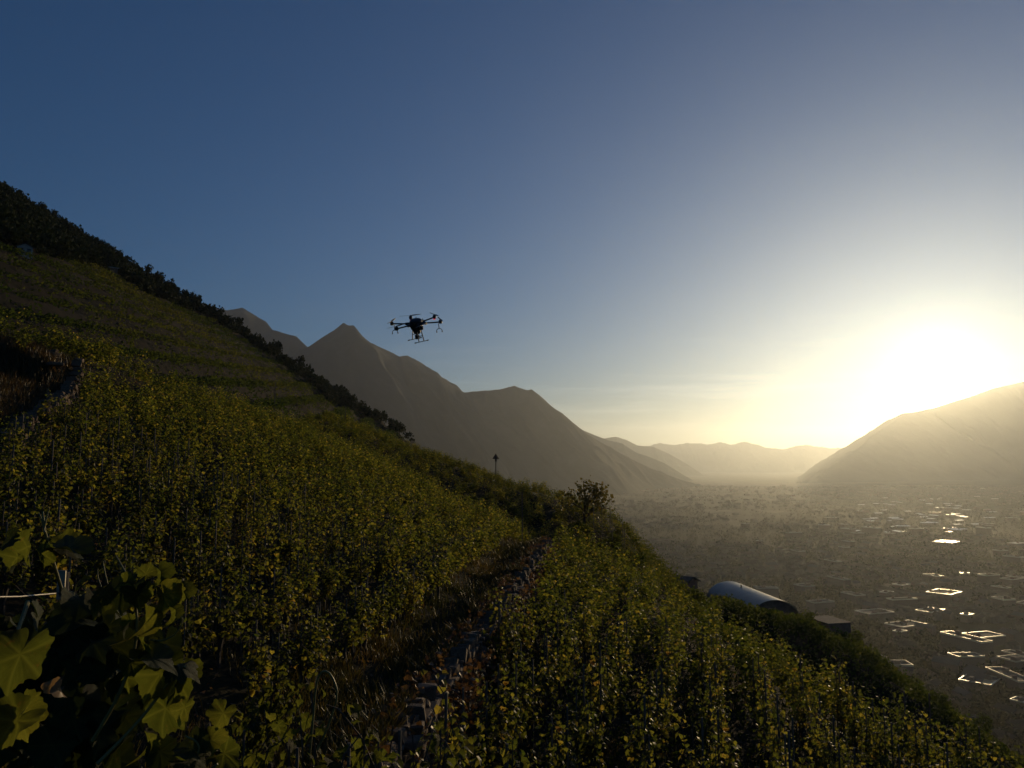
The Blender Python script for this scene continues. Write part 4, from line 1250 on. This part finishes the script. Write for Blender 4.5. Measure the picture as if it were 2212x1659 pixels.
for k in range(6):
    a = R(YAW + 60 * k); c, s = math.cos(a), math.sin(a)
    ar = MB().tube([(c * .20, s * .20, .02), (c * .34, s * .34, .02)], [.062, .05], 8)
    ar.tube([(c * .30, s * .30, .02), (c * RM, s * RM, .045)], .027, 8)
    ar.box((c * .36, s * .36, .02), (.10, .085, .09), Matrix.Rotation(a, 3, 'Z'))
    ar.build('arm', M['drone'], drone, smooth=True)
    mo = MB().lathe([(.03, -.065), (.062, -.05), (.066, .0), (.062, .055), (.045, .075), (.02, .085)], (c * RM, s * RM, .05), 12).build('motor', M['drone'], drone, smooth=True)
    if k in (1, 2):
        MB().lathe([(.01, -.095), (.040, -.088), (.046, -.065), (.01, -.062)], (c * (RM - .02), s * (RM - .02), .05), 10).build('lamp', M['red_lamp'], mo)
    b = R(blade_ang[k]); hub = Vector((c * RM, s * RM, .145))
    pr = MB().lathe([(.02, -.012), (.03, -.006), (.03, .010), (.012, .016)], hub, 8)
    for sg in (1, -1):
        d = Vector((math.cos(b), math.sin(b), 0)) * sg; w = Vector((-d.y, d.x, 0))
        prof = [(.02, .016), (.10, .036), (.20, .033), (.32, .024), (.415, .009)]
        vv = []
        for r_, hw in prof:
            tw = .35 * (1 - r_ / .5); cz = .012 * r_ / .4
            for sd, up in ((1, 1), (-1, -1)):
                q = hub + d * r_ + w * (hw * sd) + Vector((0, 0, cz + hw * sd * tw))
                vv += [q + Vector((0, 0, .0035)), q - Vector((0, 0, .0035))]
        ff = []
        for i in range(len(prof) - 1):
            o = i * 4
            ff += [(o, o + 4, o + 6, o + 2), (o + 1, o + 3, o + 7, o + 5), (o, o + 1, o + 5, o + 4), (o + 2, o + 6, o + 7, o + 3)]
        ff += [(0, 2, 3, 1), (len(vv) - 4, len(vv) - 3, len(vv) - 1, len(vv) - 2)]
        pr._add(vv, ff)
    pr.build('propeller', M['blade'], mo)
    if k in (0, 3):                                     # spray bars with an inverted fork of two nozzles
        px_, py_ = c * (RM - .08), s * (RM - .08)
        sb = MB().tube([(px_, py_, .0), (px_, py_, -.20)], .016, 6)
        t = Vector((1, .1, 0)).normalized()
        ctr = Vector((px_, py_, -.20))
        sb.tube([ctr - t * .10 + Vector((0, 0, -.10)), ctr - t * .095 + Vector((0, 0, -.045)), ctr - t * .05 + Vector((0, 0, -.01)), ctr, ctr + t * .05 + Vector((0, 0, -.01)), ctr + t * .095 + Vector((0, 0, -.045)), ctr + t * .10 + Vector((0, 0, -.10))], .013, 6)
        so = sb.build('spray_bar', M['drone'], drone)
        for sg in (1, -1):
            MB().lathe([(.012, -.03), (.022, -.02), (.022, .015), (.012, .025)], ctr + t * .10 * sg + Vector((0, 0, -.115)), 8).build('nozzle', M['drone'], so)
    if k == 2:
        for q in (-.03, .03):
            MB().tube([(c * (RM - .05) + q, s * (RM - .05), -.01), (c * (RM - .12) + q * 2.2, s * (RM - .12) - .02, -.23)], .007, 5).build('hose', M['drone_grey'], drone)
sd = Vector((math.cos(R(30)), math.sin(R(30)), 0)); sp = Vector((math.sin(R(30)), -math.cos(R(30)), 0))
for s in (-1, 1):
    ctr = sp * (.29 * s) + Vector((0, 0, -.62))
    sk = MB().tube([ctr - sd * .25, ctr + sd * .25], .013, 6).build('skid', M['drone'], drone)
    for e_ in (-1, 1):
        MB().tube([ctr + sd * (.25 * e_ - .03), ctr + sd * (.25 * e_ + .03)], .022, 8).build('rubber_foot', M['drone'], sk)
        MB().tube([sp * (.16 * s) + sd * (.085 * e_) + Vector((0, 0, -.16)), ctr + sd * (.10 * e_)], .019, 7).build('leg', M['drone'], drone)
    MB().tube([sp * (.235 * s) - sd * .095 + Vector((0, 0, -.42)), sp * (.235 * s) + sd * .095 + Vector((0, 0, -.42))], .015, 6).build('brace', M['drone'], drone)

# ------------------------------------------------------------------ close vine at the lower left
def grape_leaf(seed, rings=7, seg=84, curl=.25, cup=.12, wav=.05):
    rg = np.random.default_rng(seed)
    th = np.linspace(0, 2 * math.pi, seg, endpoint=False)           # 0 = tip direction (+Y), petiole at pi
    lobes = [(0, 1.04, .50), (1.02, .96, .46), (-1.02, .96, .46), (2.05, .88, .55), (-2.05, .88, .55)]
    r = np.full(seg, .83)
    for a, h, w in lobes:
        h = h * rg.uniform(.93, 1.07)
        d = np.abs((th - a + math.pi) % (2 * math.pi) - math.pi)
        r = np.maximum(r, h * np.exp(-(d / w) ** 2 * .9))
    r *= 1 - .78 * np.exp(-((np.abs(th - math.pi)) / .20) ** 2)     # the notch at the stalk
    teeth = np.abs(((th * 21 / math.pi) % 2) - 1)
    r *= 1 + .06 * (teeth - .5) + rg.normal(0, .012, seg)
    V, vein = [(0, 0, 0)], [1.0]
    dirs = [(math.sin(a), math.cos(a)) for a, _, _ in lobes]
    ph = rg.uniform(0, 6.28, 3)
    for k in range(1, rings + 1):
        f = k / rings
        for i in range(seg):
            x, y = math.sin(th[i]) * r[i] * f, math.cos(th[i]) * r[i] * f
            vd = min([abs(x * dy - y * dx) + (9 if x * dx + y * dy < 0 else 0) for dx, dy in dirs])
            rib = math.exp(-(vd / .045) ** 2)
            sec = .5 + .5 * math.cos((x * 1.3 + y) * 26 + math.cos(abs(x) * 9)) if vd > .05 else 0
            z = -.014 * rib + .018 * sec * f + cup * (x * x) - curl * max(0, y) ** 2 - .18 * max(0, -y) ** 2 + wav * math.sin(th[i] * 3 + ph[0]) * f ** 2 + wav * .6 * math.sin(th[i] * 7 + ph[1]) * f ** 3
            V.append((x, y, z)); vein.append(min(1, rib * .9 + .25 * (sec > .93)))
    T = [(0, 1 + (i + 1) % seg, 1 + i) for i in range(seg)]
    Q = []
    for k in range(rings - 1):
        o = 1 + k * seg
        for i in range(seg):
            Q.append((o + i, o + (i + 1) % seg, o + seg + (i + 1) % seg, o + seg + i))
    V = np.array(V); V[:, :2] *= .56
    V[:, 2] *= .56
    V[:, 1] += .12
    me = mesh_np('leaf', V, [np.array(Q), np.array(T)], M['leaf_big'], smooth=True, tint=np.clip(rg.uniform(.30, .56) + rg.normal(0, .03, len(V)) + .12 * (V[:, 1] - .5), 0, 1))
    a = me.attributes.new('vein', 'FLOAT', 'POINT'); a.data.foreach_set('value', np.array(vein, np.float32))
    return me
BIG = [grape_leaf(900 + k, curl=c, cup=u, wav=w) for k, (c, u, w) in enumerate([(.35, .35, .09), (.55, .4, .10), (.8, -.35, .12), (.4, .75, .11), (.3, -.3, .10), (1.0, .9, .14)])]
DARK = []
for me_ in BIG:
    c_ = me_.copy(); c_.materials[0] = M['leaf_shaded']; DARK.append(c_)  # same leaves recoloured as if in shade
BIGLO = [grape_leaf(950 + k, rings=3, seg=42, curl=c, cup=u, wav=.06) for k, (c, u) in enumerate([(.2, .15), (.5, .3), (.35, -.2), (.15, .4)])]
SHADELO = []
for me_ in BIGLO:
    c_ = me_.copy(); c_.materials[0] = M['leaf_shaded']; SHADELO.append(c_)  # coarse leaves with the shade in their colour

def put_leaf(root, loc, size, d, nrm, me):
    """a leaf of that size with its stalk end at loc, pointing along d, its upper face along nrm"""
    y = Vector(d).normalized(); x = y.cross(Vector(nrm)).normalized(); z = x.cross(y)
    mt = Matrix((x, y, z)).transposed().to_4x4()
    o = link('leaf', me, root)
    o.matrix_local = Matrix.Translation(Vector(loc) - Vector(root.location)) @ mt @ Matrix.Scale(size, 4)
    return o

rg = np.random.default_rng(5150)
post = empty('trellis_post', P(142, 1700, 2.35)); o0 = Vector(post.location)
tag(post, 'weathered vine post with a bright metal plate at its top among the close leaves', 'post')
top = P(141, 1236, 2.35)
MB().tube([Vector((0, 0, -.9)), top - o0], .011, 8).build('stake', M['wood'], post)
mt = MB().box(Vector((top.x - .002, top.y - .014, top.z - .035)) - o0, (.024, .006, .085)).build('metal_plate', M['steel'], post, bevel=.001)
MB().lathe([(.009, -.012), (.009, .012)], Vector((top.x + .006, top.y - .02, top.z - .055)) - o0, 8).build('wire_clip', M['drone_grey'], post)
wa, wb = P(-60, 1291, 1.95), Vector((top.x, top.y - .02, top.z - .058))
wire = MB().tube([wa, wa.lerp(wb, .5) + Vector((0, 0, -.004)), wb], .0025, 7).build('trellis_wire', M['steel'], None, smooth=True)
tag(wire, 'taut shiny metal wire running from the post to the left picture edge', 'wire')

big = empty('grapevine', P(180, 1800, 2.2))
tag(big, 'big close grapevine with broad dark leaves and curling tendrils filling the lower left corner', 'grapevine', None)
o0 = Vector(big.location)
def cane(pts, r0, r1, name='cane', mat='cane'):
    W = [P(*p) - o0 for p in pts]
    # smooth the path
    for _ in range(2):
        W = [W[0]] + [q for a, b in zip(W[:-1], W[1:]) for q in (a.lerp(b, .25), a.lerp(b, .75))] + [W[-1]]
    n = len(W)
    return MB().tube(W, [r0 + (r1 - r0) * i / (n - 1) for i in range(n)], 7).build(name, M[mat], big, smooth=True)
cane([(190, 1790, 2.45), (200, 1600, 2.45), (180, 1450, 2.42), (150, 1330, 2.35), (120, 1230, 2.2), (96, 1150, 2.05), (92, 1105, 2.05)], .008, .0025)
cane([(200, 1600, 2.2), (260, 1500, 2.2), (300, 1380, 2.2), (290, 1270, 2.2), (250, 1200, 2.2)], .006, .0025)
cane([(210, 1650, 2.2), (300, 1560, 2.25), (360, 1480, 2.25), (400, 1440, 2.2)], .006, .0025)
cane([(60, 1300, 2.0), (40, 1360, 1.9), (10, 1420, 1.8)], .006, .003)
cane([(330, 1700, 2.3), (420, 1690, 2.3), (470, 1650, 2.3)], .008, .003)
# tendrils
cane([(96, 1150, 2.05), (92, 1128, 2.05), (84, 1108, 2.05)], .003, .0012, 'tendril')
cane([(95, 1140, 2.05), (101, 1115, 2.05), (106, 1098, 2.05), (104, 1094, 2.04)], .003, .0012, 'tendril')
cane([(325, 1382, 2.2), (350, 1386, 2.2), (378, 1372, 2.2), (393, 1350, 2.2), (395, 1335, 2.2), (390, 1332, 2.2)], .003, .0012, 'tendril')
cane([(232, 1262, 2.2), (226, 1235, 2.2), (222, 1215, 2.2), (224, 1208, 2.2), (228, 1216, 2.2)], .0025, .0012, 'tendril')
cane([(218, 1268, 2.2), (210, 1245, 2.2), (211, 1228, 2.2)], .0025, .0012, 'tendril')
cane([(400, 1590, 2.25), (425, 1600, 2.25), (432, 1620, 2.25), (418, 1640, 2.25), (400, 1632, 2.25), (405, 1612, 2.25)], .003, .0014, 'tendril')

LIT = {(52, 1210), (92, 1215), (252, 1262), (345, 1262), (362, 1310), (372, 1345), (308, 1372), (318, 1412), (268, 1350), (318, 1490), (374, 1500), (18, 1462), (48, 1578), (0, 1590), (345, 1566), (320, 1625), (462, 1620), (438, 1655), (258, 1480), (20, 1222), (396, 1296), (330, 1232), (410, 1480), (470, 1560), (500, 1640), (386, 1552), (300, 1300), (232, 1270), (290, 1450), (160, 1186), (212, 1312)}  # close leaves coloured as sunlit; all others take the shaded copy
def lf(px, py, D, wpx, ang, face, k, drop=0.0):
    """leaf centred at a pixel, wpx wide; ang: screen direction of its tip in degrees (0 right, 90 up); face: upper-side normal"""
    size = wpx * D / FPX / .98
    d = Vector((math.cos(R(ang)), drop, math.sin(R(ang))))
    c = P(px, py, D)
    n = Vector(face) + Vector((rg.normal(.1, .3), rg.normal(.1, .25), rg.normal(.05, .25)))
    dd = (d - n.normalized() * d.dot(n.normalized())).normalized()
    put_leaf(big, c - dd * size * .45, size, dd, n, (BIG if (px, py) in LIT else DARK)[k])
UP, TO, AW = (0.1, -.25, 1), (-.1, -1, .25), (.45, .75, .35)
# leaves one can make out, from the top down
for a in [
    (118, 1172, 2.05, 96, 190, (.1, -.35, 1), 1), (160, 1186, 2.1, 80, -20, (.1, -.1, 1), 1), (52, 1210, 2.1, 84, 250, (-.5, -.8, .3), 0), (92, 1215, 2.02, 58, 265, (-.3, -.9, .2), 4),
    (8, 1172, 2.1, 50, 200, (-.4, -.8, .4), 0), (20, 1222, 2.15, 66, 230, (-.3, -.8, .5), 3), (158, 1262, 2.12, 46, 255, (-.5, -.8, .3), 2),
    (262, 1305, 2.15, 92, 262, (-.15, -.9, .55), 0), (252, 1262, 2.1, 44, 200, (-.2, -.5, .9), 5), (212, 1312, 2.2, 66, 240, (.1, -.7, .8), 1),
    (345, 1262, 2.2, 60, -55, (.8, -.3, .45), 5), (362, 1310, 2.2, 74, -72, (.9, -.2, .3), 5), (372, 1345, 2.22, 50, -80, (.95, -.1, .2), 5),
    (308, 1372, 2.2, 86, -75, (.85, .2, .35), 5), (318, 1412, 2.2, 60, -80, (.8, .3, .3), 3), (268, 1350, 2.25, 40, 190, (-.2, -.4, .9), 5),
    (120, 1340, 2.2, 100, 220, (.2, -.5, .9), 1), (170, 1318, 2.2, 88, -110, (.2, -.6, .8), 0), (140, 1395, 2.25, 90, 260, (.1, -.8, .6), 4), (205, 1392, 2.2, 82, -60, (.2, -.7, .7), 2),
    (240, 1430, 2.3, 96, -90, (.2, -.8, .6), 0), (110, 1450, 2.3, 86, 250, (0, -.9, .4), 1), (62, 1420, 2.0, 66, -85, (.5, -.8, .3), 3), (180, 1460, 2.3, 92, -100, (.1, -.9, .4), 4),
    (360, 1428, 2.15, 92, 4, (0, -.32, 1), 1), (412, 1442, 2.2, 70, -8, (.05, -.28, 1), 2), (330, 1438, 2.2, 70, 200, (0, -.4, 1), 0),
    (318, 1490, 2.25, 112, -110, (-.45, -.8, .25), 0), (374, 1500, 2.25, 96, -88, (-.6, -.75, .1), 4), (258, 1480, 2.3, 56, -120, (-.4, -.9, .3), 2),
    (18, 1462, 1.5, 142, -95, (-.5, -.85, .2), 0), (48, 1578, 1.55, 104, -60, (-.35, -.9, .25), 4), (0, 1590, 1.5, 110, -120, (-.3, -.95, .2), 3), (66, 1440, 1.7, 70, -80, (.6, -.6, .4), 5),
    (345, 1566, 2.25, 96, -100, (.2, -.9, .4), 2), (392, 1606, 2.25, 72, 150, (.1, -.8, .6), 5), (320, 1625, 2.3, 60, -82, (.9, -.2, .3), 5), (462, 1620, 2.3, 60, -60, (.6, -.6, .5), 3),
    (438, 1655, 2.3, 90, 10, (0, -.4, 1), 1), (350, 1650, 2.3, 70, -80, (.2, -.9, .3), 0), (268, 1560, 2.35, 90, -90, (.1, -.9, .4), 1), (210, 1545, 2.35, 96, -110, (.2, -.9, .4), 0),
    (240, 1620, 2.35, 96, -70, (.1, -.95, .3), 4), (396, 1296, 2.25, 54, -70, (.85, -.4, .3), 3), (330, 1232, 2.2, 48, 30, (.2, -.8, .5), 0), (410, 1480, 2.25, 70, -60, (.5, -.8, .3), 1), (470, 1560, 2.3, 58, -110, (-.2, -.9, .4), 3), (500, 1640, 2.35, 62, -40, (.3, -.7, .6), 1), (386, 1552, 2.2, 66, -95, (-.5, -.8, .2), 0), (300, 1300, 2.12, 60, 280, (.3, -.8, .5), 3), (232, 1270, 2.1, 50, 80, (.1, -.9, .3), 4), (290, 1450, 2.15, 58, -60, (.4, -.8, .4), 0), (180, 1620, 2.3, 90, -100, (0, -.9, .4), 2), (120, 1540, 2.3, 90, 250, (.2, -.8, .5), 1), (90, 1640, 2.2, 90, 240, (.1, -.8, .6), 0), (300, 1560, 2.35, 60, -60, (.3, -.8, .5), 3)]:
    lf(*a)
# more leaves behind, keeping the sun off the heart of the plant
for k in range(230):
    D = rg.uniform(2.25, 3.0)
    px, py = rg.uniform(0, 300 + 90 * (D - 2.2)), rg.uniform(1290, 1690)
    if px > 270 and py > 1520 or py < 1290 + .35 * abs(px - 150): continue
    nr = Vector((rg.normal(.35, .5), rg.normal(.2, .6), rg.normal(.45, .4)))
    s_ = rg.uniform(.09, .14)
    put_leaf(big, P(px, py, D), s_, (rg.normal(0, .6), rg.normal(0, .5), -rg.uniform(.2, 1)), nr, SHADELO[int(rg.integers(4))])
# a withered hanging leaf
M['withered'] = leaf_mat('withered_leaf', stops=[(0, (.16, .10, .06)), (1, (.30, .20, .13))], tgain=1.2)
wl_ = grape_leaf(990, rings=3, seg=40, curl=.6, cup=1.6, wav=.1); wl_.materials[0] = M['withered']
put_leaf(big, P(131, 1478, 2.0), .055, (0, .05, -1), (-.6, -.7, .2), wl_)

# ------------------------------------------------------------------ nearer vines along the lower edge, leaf by leaf
def near_vine(x, y, h, spread, nleaf, label, seed, loop=False, lean=(0, 0), lsize=.13):
    rg = np.random.default_rng(seed)
    z = H1(x, y)
    root = empty('grapevine', (x, y, z)); tag(root, label, 'grapevine')
    sh, p, d, nn, s, t = vine_shape(rg, h=h, spread=spread, step=.045, lsize=lsize)
    link('trunk', trunk_mesh(rg, sh), root)
    link('stake', stake_me, root).scale = (.8, .8, h / 2.3)
    idx = rg.permutation(len(p))[:nleaf]
    for i in idx:
        put_leaf(root, Vector(p[i]) + Vector((x, y, z)) + Vector((lean[0], lean[1], 0)) * p[i][2], s[i], d[i], nn[i], BIGLO[int(rg.integers(4))])
    if loop:
        a = P(680, 1540, y); b = P(700, 1446, y); c = P(735, 1508, y); e = P(700, 1600, y); r0 = Vector(root.location)
        pts = [P(668, 1640, y), P(676, 1560, y), P(682, 1480, y), P(692, 1452, y), P(708, 1449, y), P(722, 1470, y), P(730, 1500, y), P(718, 1545, y), P(700, 1590, y), P(685, 1620, y)]
        for _ in range(1): pts = [pts[0]] + [q for u, v in zip(pts[:-1], pts[1:]) for q in (u.lerp(v, .25), u.lerp(v, .75))] + [pts[-1]]
        MB().tube([q - r0 for q in pts], .008, 6).build('cane', M['cane'], root, smooth=True)
    return root
def at(px, y): return (px - CX) / FPX * y
near_vine(at(655, 5.6), 5.6, 1.95, .3, 120, 'grapevine with a tall looping cane at the near end of the grassy path', 71, loop=True)
near_vine(at(790, 5.0), 5.0, 1.9, .35, 120, 'bushy grapevine at the lower picture edge just left of the stone wall end', 72)
near_vine(at(905, 5.6), 5.6, 1.95, .35, 150, 'bushy bright leaved grapevine at the lower picture edge beside the wall end', 73)
near_vine(at(955, 7.2), 7.2, 1.9, .3, 130, 'tall bright grapevine standing right against the near end of the stone wall', 74)
near_vine(at(1085, 7.0), 7.0, 2.0, .3, 140, 'bright leaved grapevine next to the tall one by the wall, at the lower edge', 75)
near_vine(at(1250, 7.4), 7.4, 2.0, .3, 140, 'grapevine with yellow leaf clusters low in the middle of the lower edge', 76)
near_vine(at(545, 7.0), 7.0, 1.2, .45, 90, 'sprawling grapevine on the dark ground right of the close leaves', 77)
near_vine(at(600, 9.2), 9.2, 1.5, .45, 100, 'grapevine with drooping shoots at the near corner of the upper rows', 78)
near_vine(at(475, 5.2), 5.2, 1.25, .4, 80, 'low straggling grapevine behind the curled tendril at the lower left', 79)
